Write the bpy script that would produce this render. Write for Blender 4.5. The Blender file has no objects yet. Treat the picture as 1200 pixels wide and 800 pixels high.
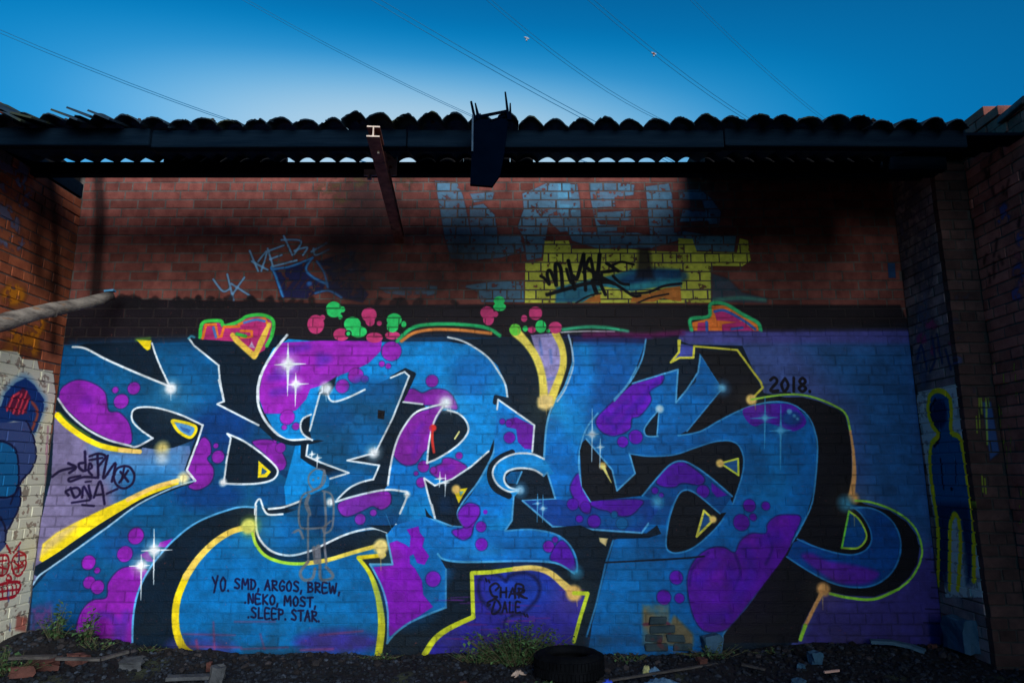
import bpy, bmesh, math, random
import numpy as np
from mathutils import Vector, Matrix

random.seed(7)
rng = np.random.default_rng(11)
scene = bpy.context.scene
col = scene.collection
R = math.radians

# ------------------------------------------------------------------ camera
F_PX, PITCH, CAM_Z = 790.0, R(11.0), 1.21      # focal length in pixels of a 1200 px wide frame
cam_d = bpy.data.cameras.new("camera")
cam_d.sensor_width = 36.0
cam_d.lens = 36.0 * F_PX / 1200.0
cam_d.clip_start, cam_d.clip_end = 0.05, 2000
cam = bpy.data.objects.new("camera", cam_d)
cam.location = (0, 0, CAM_Z)
cam.rotation_euler = (R(90) + PITCH, 0, 0)
col.objects.link(cam)
scene.camera = cam

# ------------------------------------------------------------------ light: twilight sky and one soft low sun behind the camera
SUN_EL, SUN_AZ = R(16.5), R(159.0)             # azimuth clockwise from +Y: behind the camera, to the right
SUN_DIR = Vector((math.sin(SUN_AZ) * math.cos(SUN_EL), math.cos(SUN_AZ) * math.cos(SUN_EL), math.sin(SUN_EL)))
sun_d = bpy.data.lights.new("sun", "SUN")
sun_d.energy = 4.3
sun_d.angle = R(48)
sun_d.color = (1.0, 0.96, 0.92)
sun = bpy.data.objects.new("sun", sun_d)
sun.rotation_euler = SUN_DIR.to_track_quat('Z', 'Y').to_euler()
sun.location = (6, -12, 9)
col.objects.link(sun)

world = bpy.data.worlds.new("World")
scene.world = world
world.use_nodes = True
wn, wl = world.node_tree.nodes, world.node_tree.links
wn.clear()


def wmath(op, a, b=None):
    n = wn.new("ShaderNodeMath")
    n.operation = op
    for i, v in enumerate((a, b)):
        if v is None:
            continue
        if isinstance(v, (int, float)):
            n.inputs[i].default_value = v
        else:
            wl.new(v, n.inputs[i])
    return n.outputs[0]


sky = wn.new("ShaderNodeTexSky")
sky.sky_type = 'NISHITA'
sky.sun_disc = False
sky.sun_elevation = SUN_EL
sky.sun_rotation = SUN_AZ
sky.altitude = 50
sky.air_density, sky.dust_density, sky.ozone_density = 1.0, 0.3, 3.0
tint = wn.new("ShaderNodeMix")
tint.data_type, tint.blend_type = 'RGBA', 'MULTIPLY'
tint.inputs["Factor"].default_value = 1
wl.new(sky.outputs[0], tint.inputs["A"])
tint.inputs["B"].default_value = (0.02, 0.72, 1.08, 1)
bg_sky = wn.new("ShaderNodeBackground")
bg_sky.inputs["Strength"].default_value = 0.085
wl.new(tint.outputs["Result"], bg_sky.inputs["Color"])
# the afterglow: a pale arch standing on the horizon, a little left of straight ahead
tc = wn.new("ShaderNodeTexCoord")
sep = wn.new("ShaderNodeSeparateXYZ")
wl.new(tc.outputs["Generated"], sep.inputs[0])
az = wmath('ARCTAN2', sep.outputs[0], sep.outputs[1])
el = wmath('ARCSINE', sep.outputs[2])
da = wmath('DIVIDE', wmath('ADD', az, R(8.0)), R(33.0))
de = wmath('DIVIDE', wmath('MAXIMUM', wmath('SUBTRACT', el, R(26.0)), 0.0), R(8.4))
rr = wmath('SQRT', wmath('ADD', wmath('POWER', wmath('ABSOLUTE', da), 2.0), wmath('POWER', de, 2.0)))
GLOW_NODE = wn.new("ShaderNodeValToRGB")
wl.new(wmath('MULTIPLY', rr, 0.4), GLOW_NODE.inputs[0])
cr = GLOW_NODE.color_ramp
cr.interpolation = 'B_SPLINE'
cr.elements[0].position, cr.elements[0].color = 0.0, (0.42, 0.46, 0.38, 1)
cr.elements[1].position, cr.elements[1].color = 1.0, (0, 0, 0, 1)
for pos, c_ in ((0.16, (0.36, 0.43, 0.37, 1)), (0.26, (0.14, 0.30, 0.36, 1)), (0.36, (0.0, 0.14, 0.27, 1)), (0.50, (0.0, 0.05, 0.13, 1)), (0.72, (0.0, 0.015, 0.03, 1))):
    e = cr.elements.new(pos)
    e.color = c_
bg_glow = wn.new("ShaderNodeBackground")
bg_glow.inputs["Strength"].default_value = 1.0
wl.new(GLOW_NODE.outputs[0], bg_glow.inputs["Color"])
addn = wn.new("ShaderNodeAddShader")
wl.new(bg_sky.outputs[0], addn.inputs[0])
wl.new(bg_glow.outputs[0], addn.inputs[1])
wo = wn.new("ShaderNodeOutputWorld")
wl.new(addn.outputs[0], wo.inputs[0])

vs = scene.view_settings
vs.view_transform, vs.look, vs.exposure, vs.gamma = 'Standard', 'None', 0.15, 1.0
vs.use_curve_mapping = False
scene.render.engine = 'CYCLES'
scene.cycles.max_bounces = 6

# ------------------------------------------------------------------ where things stand (metres; the photograph's pixels read as rays)
D = 5.125                      # brick face of the painted wall
XL, XR = -3.47, 3.08           # left side wall, left face of the pier
PIER_Y = 4.60                  # front face of the pier
XW = 3.31                      # right side wall
SP, CP = math.sin(PITCH), math.cos(PITCH)


def ray(px, py):
    u, v = (px - 600) / F_PX, (400 - py) / F_PX
    return u, CP - v * SP, SP + v * CP


def at_y(px, py, y):
    a, b, c = ray(px, py)
    t = y / b
    return Vector((a * t, y, CAM_Z + c * t))


def at_x(px, py, x):
    a, b, c = ray(px, py)
    t = x / a
    return Vector((x, b * t, CAM_Z + c * t))


def at_ground(px, py, z=0.0):
    a, b, c = ray(px, py)
    t = (z - CAM_Z) / c
    return Vector((a * t, b * t, z))


# ------------------------------------------------------------------ object helpers
def tag(o, label=None, cat=None, group=None, kind=None):
    for k, v in (("label", label), ("category", cat), ("group", group), ("kind", kind)):
        if v:
            o[k] = v
    return o


def empty(name, loc=(0, 0, 0), label=None, cat=None, group=None, rz=0.0):
    o = bpy.data.objects.new(name, None)
    o.empty_display_size = 0.1
    o.location = loc
    o.rotation_euler = (0, 0, rz)
    col.objects.link(o)
    return tag(o, label, cat, group)


class MB:
    """collects faces, then links them as one mesh object"""

    def __init__(self):
        self.v, self.f, self.c = [], [], []

    def add(self, vs, fs, tint=1.0):
        n = len(self.v)
        self.v += [tuple(p) for p in vs]
        self.f += [tuple(i + n for i in q) for q in fs]
        self.c += [tint] * len(vs)

    def box(self, x0, x1, y0, y1, z0, z1, tint=1.0):
        vs = [(x, y, z) for z in (z0, z1) for y in (y0, y1) for x in (x0, x1)]
        self.add(vs, [(0, 2, 3, 1), (4, 5, 7, 6), (0, 1, 5, 4), (2, 6, 7, 3), (0, 4, 6, 2), (1, 3, 7, 5)], tint)

    def obox(self, c, ax, ay, az, tint=1.0):
        c, ax, ay, az = map(Vector, (c, ax, ay, az))
        vs = [c + ax * i + ay * j + az * k for k in (-1, 1) for j in (-1, 1) for i in (-1, 1)]
        self.add(vs, [(0, 2, 3, 1), (4, 5, 7, 6), (0, 1, 5, 4), (2, 6, 7, 3), (0, 4, 6, 2), (1, 3, 7, 5)], tint)

    def tube(self, pts, rads, n=8, caps=True, wob=0.0, tint=1.0):
        pts = [Vector(p) for p in pts]
        if isinstance(rads, (int, float)):
            rads = [rads] * len(pts)
        vs, fs = [], []
        up0 = None
        for i, p in enumerate(pts):
            d = (pts[min(i + 1, len(pts) - 1)] - pts[max(i - 1, 0)]).normalized()
            if up0 is None:
                up0 = Vector((0, 0, 1)) if abs(d.z) < 0.9 else Vector((1, 0, 0))
            s = d.cross(up0).normalized()
            u = s.cross(d).normalized()
            for k in range(n):
                a = 2 * math.pi * k / n
                r = rads[i] * (1 + (random.uniform(-wob, wob) if wob else 0))
                vs.append(p + (s * math.cos(a) + u * math.sin(a)) * r)
        for i in range(len(pts) - 1):
            for k in range(n):
                a, b = i * n + k, i * n + (k + 1) % n
                fs.append((a, b, b + n, a + n))
        if caps:
            fs.append(tuple(range(n - 1, -1, -1)))
            fs.append(tuple((len(pts) - 1) * n + k for k in range(n)))
        self.add(vs, fs, tint)

    def mesh(self, name, mat=None, smooth=False):
        me = bpy.data.meshes.new(name)
        me.from_pydata(self.v, [], self.f)
        at = me.attributes.new("tint", 'FLOAT', 'POINT')
        at.data.foreach_set("value", np.array(self.c, dtype=np.float32))
        if mat:
            me.materials.append(mat)
        if smooth:
            me.polygons.foreach_set("use_smooth", [True] * len(me.polygons))
        me.update()
        return me

    def build(self, name, mat, parent=None, smooth=False, loc=None):
        o = bpy.data.objects.new(name, self.mesh(name, mat, smooth))
        col.objects.link(o)
        if loc is not None:
            o.location = loc
        if parent is not None:
            o.parent = parent
            if loc is None:
                o.matrix_parent_inverse = parent_inv(parent)
        return o


def parent_inv(p):
    m = Matrix.LocRotScale(p.location, p.rotation_euler, p.scale)
    if p.parent is not None:
        m = Matrix.LocRotScale(p.parent.location, p.parent.rotation_euler, p.parent.scale) @ p.matrix_parent_inverse @ m
    return m.inverted()


def bevel(o, w, seg=2):
    m = o.modifiers.new("bevel", 'BEVEL')
    m.width, m.segments, m.limit_method = w, seg, 'ANGLE'
    return o


# ------------------------------------------------------------------ materials
def srgb(*c):
    c = [v / 255 for v in c]
    return tuple(v / 12.92 if v <= 0.04045 else ((v + 0.055) / 1.055) ** 2.4 for v in c) + (1.0,)


def material(name, c1, c2, scale=6.0, rough=0.8, bump=0.3, bscale=60.0, metal=0.0, detail=6.0, spec=0.2, spots=None, stretch=None, use_tint=False, lo=0.35, hi=0.65):
    m = bpy.data.materials.new(name)
    m.use_nodes = True
    n, l = m.node_tree.nodes, m.node_tree.links
    b = n["Principled BSDF"]
    tcn = n.new("ShaderNodeNewGeometry")
    vec = tcn.outputs["Position"]
    if stretch:
        mp = n.new("ShaderNodeMapping")
        mp.inputs["Scale"].default_value = stretch
        l.new(vec, mp.inputs[0])
        vec = mp.outputs[0]
    nz = n.new("ShaderNodeTexNoise")
    nz.inputs["Scale"].default_value = scale
    nz.inputs["Detail"].default_value = detail
    nz.inputs["Roughness"].default_value = 0.65
    l.new(vec, nz.inputs["Vector"])
    rp = n.new("ShaderNodeValToRGB")
    rp.color_ramp.elements[0].position, rp.color_ramp.elements[0].color = lo, c1
    rp.color_ramp.elements[1].position, rp.color_ramp.elements[1].color = hi, c2
    l.new(nz.outputs[0], rp.inputs[0])
    c = rp.outputs[0]
    if spots:                                     # (colour, scale, threshold)
        n2 = n.new("ShaderNodeTexNoise")
        n2.inputs["Scale"].default_value = spots[1]
        n2.inputs["Detail"].default_value = 8
        l.new(vec, n2.inputs["Vector"])
        r2 = n.new("ShaderNodeValToRGB")
        r2.color_ramp.elements[0].position = spots[2]
        r2.color_ramp.elements[1].position = spots[2] + 0.08
        l.new(n2.outputs[0], r2.inputs[0])
        mx = n.new("ShaderNodeMix")
        mx.data_type = 'RGBA'
        l.new(r2.outputs[0], mx.inputs["Factor"])
        l.new(c, mx.inputs["A"])
        mx.inputs["B"].default_value = spots[0]
        c = mx.outputs["Result"]
    if use_tint:
        at = n.new("ShaderNodeAttribute")
        at.attribute_name = "tint"
        mx = n.new("ShaderNodeMix")
        mx.data_type, mx.blend_type = 'RGBA', 'MULTIPLY'
        mx.inputs["Factor"].default_value = 1
        l.new(c, mx.inputs["A"])
        l.new(at.outputs["Fac"], mx.inputs["B"])
        c = mx.outputs["Result"]
    l.new(c, b.inputs["Base Color"])
    b.inputs["Roughness"].default_value = rough
    b.inputs["Metallic"].default_value = metal
    b.inputs["Specular IOR Level"].default_value = spec
    if bump:
        n3 = n.new("ShaderNodeTexNoise")
        n3.inputs["Scale"].default_value = bscale
        n3.inputs["Detail"].default_value = 5
        l.new(vec, n3.inputs["Vector"])
        bp = n.new("ShaderNodeBump")
        bp.inputs["Strength"].default_value = bump
        bp.inputs["Distance"].default_value = 0.01
        l.new(n3.outputs[0], bp.inputs["Height"])
        l.new(bp.outputs[0], b.inputs["Normal"])
    return m
# ------------------------------------------------------------------ flat print: sprayed paint, drawn into pictures in memory
def vnoise(h, w, cells, seed):
    g = np.random.default_rng(seed).random((cells[0] + 2, cells[1] + 2)).astype(np.float32)
    ys, xs = np.linspace(0, cells[0], h, dtype=np.float32), np.linspace(0, cells[1], w, dtype=np.float32)
    yi, xi = ys.astype(int), xs.astype(int)
    fy, fx = ys - yi, xs - xi
    fy, fx = (fy * fy * (3 - 2 * fy))[:, None], (fx * fx * (3 - 2 * fx))[None, :]
    a, b = g[yi][:, xi], g[yi][:, xi + 1]
    c, d = g[yi + 1][:, xi], g[yi + 1][:, xi + 1]
    return (a * (1 - fx) + b * fx) * (1 - fy) + (c * (1 - fx) + d * fx) * fy


def fnoise(h, w, cell, seed, octv=4):
    out, amp, tot = np.zeros((h, w), np.float32), 1.0, 0.0
    for o in range(octv):
        out += amp * vnoise(h, w, (max(1, int(h / cell)), max(1, int(w / cell))), seed + o)
        tot += amp
        amp *= 0.55
        cell = max(2, cell / 2)
    return out / tot


def spline(pts, closed=False, n=7):
    p = np.array(pts, float)
    m = len(p)
    if m < 3:
        return p
    out = []
    for i in range(m if closed else m - 1):
        if closed:
            a, b, c, d = p[i - 1], p[i], p[(i + 1) % m], p[(i + 2) % m]
        else:
            a, b, c, d = p[max(i - 1, 0)], p[i], p[i + 1], p[min(i + 2, m - 1)]
        t = np.linspace(0, 1, n, endpoint=False)[:, None]
        out.append(0.5 * (2 * b + (c - a) * t + (2 * a - 5 * b + 4 * c - d) * t ** 2 + (3 * b - a - 3 * c + d) * t ** 3))
    if not closed:
        out.append(p[-1:])
    return np.concatenate(out)


class Canvas:
    """a picture lying on a wall; shapes are given in the photograph's pixels and projected onto that wall"""

    def __init__(self, to_wall, u0, u1, z0, z1, res=320, k=None):
        self.to_wall, self.u0, self.u1, self.z0, self.z1, self.res = to_wall, u0, u1, z0, z1, res
        self.w, self.h = int((u1 - u0) * res), int((z1 - z0) * res)
        self.rgb = np.zeros((self.h, self.w, 3), np.float32)
        self.a = np.zeros((self.h, self.w), np.float32)
        self.k = k or res / 152.0
        self.mask = None

    def tx(self, pts):
        out = []
        for p in pts:
            u, z = self.to_wall(p[0], p[1])
            out.append(((u - self.u0) * self.res, (z - self.z0) * self.res))
        return np.array(out, float)

    def _dist(self, p, q, r0, r1, reach):
        """signed gap to a tapering capsule chain: list of (slice, distance minus radius)"""
        b4 = np.concatenate([p, q])
        x0, y0 = int(min(b4[:, 0]) - reach), int(min(b4[:, 1]) - reach)
        x1, y1 = int(max(b4[:, 0]) + reach) + 2, int(max(b4[:, 1]) + reach) + 2
        x0, y0, x1, y1 = max(x0, 0), max(y0, 0), min(x1, self.w), min(y1, self.h)
        if x1 <= x0 or y1 <= y0:
            return None
        dd = np.full((y1 - y0, x1 - x0), 1e6, np.float32)
        for i in range(len(p)):
            a, b = p[i], q[i]
            sx0, sy0 = max(int(min(a[0], b[0]) - reach), x0), max(int(min(a[1], b[1]) - reach), y0)
            sx1, sy1 = min(int(max(a[0], b[0]) + reach) + 2, x1), min(int(max(a[1], b[1]) + reach) + 2, y1)
            if sx1 <= sx0 or sy1 <= sy0:
                continue
            X = np.arange(sx0, sx1, dtype=np.float32)[None, :] + 0.5
            Y = np.arange(sy0, sy1, dtype=np.float32)[:, None] + 0.5
            vx, vy = b[0] - a[0], b[1] - a[1]
            L = vx * vx + vy * vy
            t = np.clip(((X - a[0]) * vx + (Y - a[1]) * vy) / L, 0, 1) if L > 1e-9 else np.zeros((sy1 - sy0, sx1 - sx0), np.float32)
            d = np.hypot(X - a[0] - t * vx, Y - a[1] - t * vy) - (r0[i] + (r1[i] - r0[i]) * t)
            s = dd[sy0 - y0:sy1 - y0, sx0 - x0:sx1 - x0]
            np.minimum(s, d, out=s)
        return x0, y0, x1, y1, dd

    def _put(self, x0, y0, x1, y1, al, color, op, mask):
        al = al * op
        if mask is not None:
            al = al * mask[y0:y1, x0:x1]
        c = np.array(color[:3], np.float32) / 255
        s = self.rgb[y0:y1, x0:x1]
        s += (c - s) * al[..., None]
        t = self.a[y0:y1, x0:x1]
        t += (1 - t) * al

    def fill(self, pts, color, soft=0.9, smooth=False, op=1.0, mask=None):
        if smooth and color[2] > 150 and color[0] > 70 and color[1] < 45 and op > .9:      # clouds get a thin darker rim
            self.stroke(pts, 2.6, tuple(v * .45 for v in color), 1.6, True, .65, closed=True)
        p = self.tx(spline(pts, True) if smooth else pts)
        soft = max(soft * self.k, 1.0)
        q = np.roll(p, -1, 0)
        z = np.zeros(len(p))
        g = self._dist(p, q, z, z, soft + 1)
        if g is None:
            return
        x0, y0, x1, y1, dd = g
        tog = np.zeros((y1 - y0, x1 - x0 + 1), np.int8)
        for a, b in zip(p, q):
            if a[1] == b[1]:
                continue
            if a[1] > b[1]:
                a, b = b, a
            r0, r1 = max(int(math.ceil(a[1] - 0.5)), y0), min(int(math.ceil(b[1] - 0.5)), y1)
            if r1 <= r0:
                continue
            rows = np.arange(r0, r1)
            xc = a[0] + (rows + 0.5 - a[1]) * (b[0] - a[0]) / (b[1] - a[1])
            ci = np.clip(np.ceil(xc - 0.5).astype(int) - x0, 0, x1 - x0)
            np.add.at(tog, (rows - y0, ci), 1)
        ins = (np.cumsum(tog, 1)[:, :-1] % 2) == 1
        sd = np.where(ins, np.minimum(dd, soft), -np.minimum(dd, soft))
        self._put(x0, y0, x1, y1, np.clip(0.5 + sd / soft / (1 if soft > 1.5 else 1), 0, 1), color, op, mask)

    def stroke(self, pts, width, color, soft=1.1, smooth=True, op=1.0, closed=False, mask=None, w2=None):
        pp = spline(pts, closed) if smooth else np.array(pts, float)
        p = self.tx(pp)
        if closed:
            p = np.concatenate([p, p[:1]])
        n = len(p) - 1
        if n < 1:
            return
        if w2 is not None:
            ws = np.linspace(width, w2, n + 1)
        elif isinstance(width, (list, tuple)):
            ws = np.interp(np.linspace(0, 1, n + 1), np.linspace(0, 1, len(width)), width)
        else:
            ws = np.full(n + 1, width)
        rs = ws * 0.5 * self.k
        soft = max(soft * self.k, 1.0)
        g = self._dist(p[:-1], p[1:], rs[:-1], rs[1:], rs.max() + soft + 1)
        if g is None:
            return
        x0, y0, x1, y1, dd = g
        self._put(x0, y0, x1, y1, np.clip(0.5 - dd / soft, 0, 1), color, op, mask)

    def dot(self, c, r, color, soft=0.7, op=1.0, mask=None):
        self.stroke([c, (c[0] + 0.01, c[1])], 2 * r, color, soft, False, op, mask=mask)

    def ell(self, c, rx, ry, color, soft=0.7, op=1.0, rot=0.0, mask=None):
        cs, sn = math.cos(rot), math.sin(rot)
        pts = []
        for i in range(22):
            a = 2 * math.pi * i / 22
            x, y = rx * math.cos(a), ry * math.sin(a)
            pts.append((c[0] + x * cs - y * sn, c[1] + x * sn + y * cs))
        self.fill(pts, color, soft, False, op, mask)

    def image(self, name):
        im = bpy.data.images.new(name, self.w, self.h, alpha=True)
        im.alpha_mode = 'CHANNEL_PACKED'
        px = np.dstack([np.clip(self.rgb, 0, 1), np.clip(self.a, 0, 1)[..., None]]).astype(np.float32)
        im.pixels.foreach_set(px.ravel())
        im.pack()
        return im


def Cp(x0, y0, s=4.0):
    """points read from an enlargement whose corner is at x0, y0"""
    return lambda *a: [(x0 + a[i] / s, y0 + a[i + 1] / s) for i in range(0, len(a), 2)]


GLYPH = {                                           # hand lettering: strokes in a unit box, y down
    'A': [[(0, 1), (.5, 0), (.95, 1)], [(.2, .62), (.8, .6)]],
    'B': [[(.08, 0), (.1, 1)], [(.0, .05), (.7, .1), (.7, .4), (.1, .48), (.85, .6), (.8, .9), (.1, 1)]],
    'D': [[(.1, 0), (.12, 1)], [(-.05, .02), (.6, .1), (.9, .5), (.6, .9), (.05, 1)]],
    'E': [[(.9, .02), (.1, 0), (.1, 1), (.95, .98)], [(.1, .48), (.75, .48)]],
    'G': [[(.95, .15), (.5, 0), (.08, .5), (.4, 1), (.9, .85), (.92, .55), (.55, .55)]],
    'H': [[(.1, 0), (.1, 1)], [(.9, 0), (.9, 1)], [(.1, .5), (.9, .48)]],
    'K': [[(.1, 0), (.12, 1)], [(.9, .02), (.15, .5), (.95, 1)]],
    'L': [[(.15, 0), (.12, 1), (.9, .97)]],
    'M': [[(.05, 1), (.12, 0), (.5, .6), (.88, 0), (.98, 1)]],
    'N': [[(.1, 1), (.1, 0), (.88, .95), (.9, 0)]],
    'O': [[(.5, 0), (.08, .4), (.3, .97), (.8, .85), (.9, .3), (.5, 0)]],
    'P': [[(.12, 0), (.12, 1)], [(.0, .03), (.8, .1), (.8, .45), (.15, .55)]],
    'R': [[(.1, 0), (.1, 1)], [(0, .05), (.8, .1), (.75, .42), (.15, .52), (.95, 1)]],
    'S': [[(.9, .1), (.4, 0), (.12, .25), (.85, .65), (.7, .97), (.05, .9)]],
    'T': [[(0, .05), (1, 0)], [(.5, .02), (.5, 1)]],
    'W': [[(0, 0), (.22, 1), (.5, .3), (.75, 1), (1, 0)]],
    'Y': [[(0, 0), (.45, .45)], [(.9, -.1), (.3, 1.1)]],
    '0': [[(.5, .05), (.1, .5), (.45, 1), (.9, .55), (.5, .05)]],
    '1': [[(.45, 0), (.5, 1)]],
    '2': [[(.05, .2), (.5, 0), (.85, .3), (.1, .95), (1, .95)]],
    '8': [[(.5, .5), (.15, .25), (.5, 0), (.85, .25), (.5, .5), (.1, .75), (.5, 1), (.92, .75), (.5, .5)]],
    '.': [[(.3, .95), (.32, 1.0)]],
    ',': [[(.4, .9), (.2, 1.2)]],
    '"': [[(.2, 0), (.25, .22)], [(.65, 0), (.7, .22)]],
}
ADV = {'.': .45, ',': .5, ' ': .5, '"': .8, 'M': 1.25, 'W': 1.3, '1': .6}


def lettering(cv, txt, x0, y0, x1, y1, h, width, color, soft=0.8, op=1.0):
    """writes along the base line from (x0, y0) to (x1, y1) in the photograph's pixels"""
    tot = sum(ADV.get(c, 1.0) for c in txt)
    s = 0.0
    for c in txt:
        w = ADV.get(c, 1.0)
        for st in GLYPH.get(c, []):
            pts = []
            for gx, gy in st:
                t = (s + w * (.08 + .76 * gx)) / tot
                pts.append((x0 + (x1 - x0) * t + (1 - gy) * h * 0.02, y0 + (y1 - y0) * t - (1 - gy) * h))
            cv.stroke(pts, width, color, soft, len(pts) > 3, op)
        s += w


# ---- courses of bricks: (u0, u1, z0, z1) for a wall of a given length
COURSE, JOINT = 0.075, 0.010


def courses(u0, u1, z0, z1, seed=0):
    rnd = random.Random(seed)
    out, i = [], 0
    z = z0
    while z + COURSE - JOINT <= z1 + 1e-6:
        head = (i % 4 == 3)
        L = 0.1125 if head else 0.225
        off = (0.056 if head else (0.0 if i % 2 else 0.1125)) + rnd.uniform(-.012, .012)
        x = u0 - off
        while x < u1:
            L2 = L + rnd.uniform(-.003, .003)
            a, b = max(x, u0), min(x + L2 - JOINT, u1)
            if b - a > 0.02:
                dz = rnd.uniform(-.0015, .0015)
                out.append((a, b, z + dz, z + COURSE - JOINT + dz))
            x += L2
        z += COURSE
        i += 1
    return out


WALL_TOP = 3.60
BACK = courses(XL, XR, 0.0 - COURSE, WALL_TOP, 3)

# colours as sprayed
NAVY, BLK = (4, 26, 44), (14, 16, 26)
LB, MB_, DB = (2, 138, 218), (3, 80, 128), (2, 56, 104)
PUR, VIO = (134, 32, 168), (84, 18, 172)
WHT, PALE = (226, 236, 244), (84, 172, 230)
YEL, AMB, LIME = (250, 222, 24), (252, 208, 112), (176, 232, 60)
# ------------------------------------------------------------------ what is painted on the back wall
cv = Canvas(lambda x, y: (lambda p: (p.x, p.z))(at_y(x, y, D)), XL, XR, -0.08, WALL_TOP + 0.02)
K = cv.k
bm_ = np.zeros((cv.h, cv.w), np.float32)            # 1 on brick faces, 0 on the joints
for a, b, c, d in BACK:
    bm_[max(int((c - cv.z0) * cv.res), 0):max(int((d - cv.z0) * cv.res), 0), int((a - cv.u0) * cv.res):int((b - cv.u0) * cv.res)] = 1
N1 = fnoise(cv.h, cv.w, 40, 5)
N2 = fnoise(cv.h, cv.w, 10, 25, 3)
ROLL = np.clip(bm_ * 0.85 + 0.15, 0, 1) * np.clip((N2 - 0.16) * 5 + .15, 0, 1) # rolled paint misses the joints and pits
WORN = np.clip(bm_ + 0.35, 0, 1) * np.clip((N1 * 0.5 + N2 * 0.5 - 0.36) * 9, 0, 1)

# --- upper wall: rolled letters, yellow panel, tags
U = Cp(500, 195, 3)
RB = (84, 150, 184)
for q in (U(28, 50, 108, 56, 128, 100, 140, 150, 158, 245, 150, 200, 150, 140, 200, 130, 240, 170, 252, 240, 330, 238, 345, 300, 262, 322, 170, 330, 85, 325, 62, 250, 45, 150),
          U(150, 95, 240, 88, 232, 118, 165, 128),
          U(335, 95, 385, 75, 420, 58, 505, 56, 508, 108, 468, 112, 470, 132, 532, 138, 522, 160, 465, 165, 500, 228, 470, 232, 430, 195, 418, 262, 405, 322, 350, 332, 342, 255, 318, 212, 340, 150),
          U(462, 60, 530, 62, 540, 120, 548, 240, 500, 245, 468, 165, 462, 110),
          U(570, 58, 650, 52, 732, 64, 728, 102, 662, 110, 664, 142, 602, 146, 602, 160, 720, 154, 718, 192, 600, 190, 612, 204, 672, 206, 670, 228, 600, 232, 576, 122),
          U(498, 232, 600, 230, 675, 232, 740, 232, 790, 245, 792, 288, 600, 290, 510, 262),
          U(768, 70, 852, 58, 864, 100, 872, 232, 905, 226, 990, 240, 1090, 240, 1082, 302, 942, 297, 882, 262, 790, 288, 780, 200),
          U(884, 82, 962, 80, 1002, 112, 1036, 160, 1030, 202, 992, 205, 968, 122, 888, 114),
          U(900, 150, 992, 160, 1002, 192, 888, 196),
          U(120, 420, 225, 404, 342, 400, 345, 478, 192, 478, 176, 440), U(0, 416, 38, 420, 34, 450, 0, 456)):
    cv.fill(q, RB, 2.4, mask=ROLL, op=.82)
V = Cp(220, 250, 4)
cv.fill(V(890, 345, 1170, 345, 1165, 375, 1010, 385, 930, 375), RB, 1.2, mask=ROLL, op=.8)
YB = (206, 206, 74)
cv.fill(U(415, 262, 500, 260, 510, 290, 720, 290, 780, 296, 884, 300, 884, 252, 935, 256, 950, 300, 1090, 302, 1100, 252, 1130, 260, 1140, 330, 1110, 352, 1000, 350, 1000, 480, 345, 480, 346, 338, 408, 332), YB, 1.0, mask=ROLL)
cv.fill(U(455, 425, 560, 400, 640, 385, 720, 362, 892, 362, 896, 425, 800, 425, 720, 440, 612, 420, 560, 478, 452, 480), (30, 110, 150), 3, op=.92)
cv.stroke(U(700, 405, 800, 375, 900, 385), 13, (16, 62, 110), 6, op=.8)
cv.stroke(U(560, 470, 620, 425, 760, 420, 890, 400), 6, (50, 160, 170), 4, op=.7)
cv.fill(U(612, 420, 715, 438, 712, 478, 612, 476), YB, .8, mask=ROLL)
cv.fill(U(1000, 372, 1060, 392, 1110, 440, 1200, 462, 1200, 484, 1000, 478), (20, 88, 112), 4, op=.75)
cv.stroke(U(1010, 470, 1100, 462, 1190, 470), 5, (110, 190, 150), 3, op=.5)
cv.fill(U(745, 285, 782, 285, 800, 395, 735, 395), (20, 14, 26), 6, op=.8)
OR = (204, 122, 52)
cv.fill(U(548, 478, 575, 460, 610, 448, 612, 478), OR, 1)
cv.fill(U(715, 478, 725, 455, 780, 448, 840, 428, 892, 420, 896, 475, 860, 470, 830, 462, 800, 476), OR, 1)
cv.stroke(U(525, 480, 570, 455, 612, 446), 2, BLK)
cv.stroke(U(720, 446, 780, 442, 835, 420, 895, 412), 3, BLK)
cv.stroke(U(745, 478, 790, 460, 850, 448), 2, BLK)
T = Cp(600, 280, 20 / 3)
for q, w in ((T(225, 290, 255, 310, 290, 355), 3.5), (T(290, 350, 275, 270, 300, 250, 345, 360), 4), (T(345, 360, 340, 200, 380, 230, 395, 390), 4.5),
             (T(425, 235, 455, 330, 490, 360), 3.5), (T(440, 170, 490, 390), 4.5), (T(480, 290, 510, 300, 560, 120), 4.5), (T(560, 120, 575, 400), 4),
             (T(560, 260, 610, 150, 640, 290), 4), (T(685, 120, 665, 300, 630, 330, 660, 420), 5), (T(590, 230, 700, 300, 800, 350), 4.5),
             (T(650, 260, 730, 435), 4), (T(700, 260, 800, 240, 740, 190), 4), (T(740, 190, 830, 250), 4), (T(770, 215, 850, 180, 950, 200), 3),
             (T(690, 340, 800, 350, 940, 440, 1000, 442), 3.5), (T(790, 290, 850, 345, 910, 355), 3.5), (T(275, 435, 480, 375, 600, 345, 680, 350), 4.5), (T(700, 280, 640, 300, 730, 330), 4)):
    cv.stroke(q, w, (8, 10, 18), 1.2)
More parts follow.
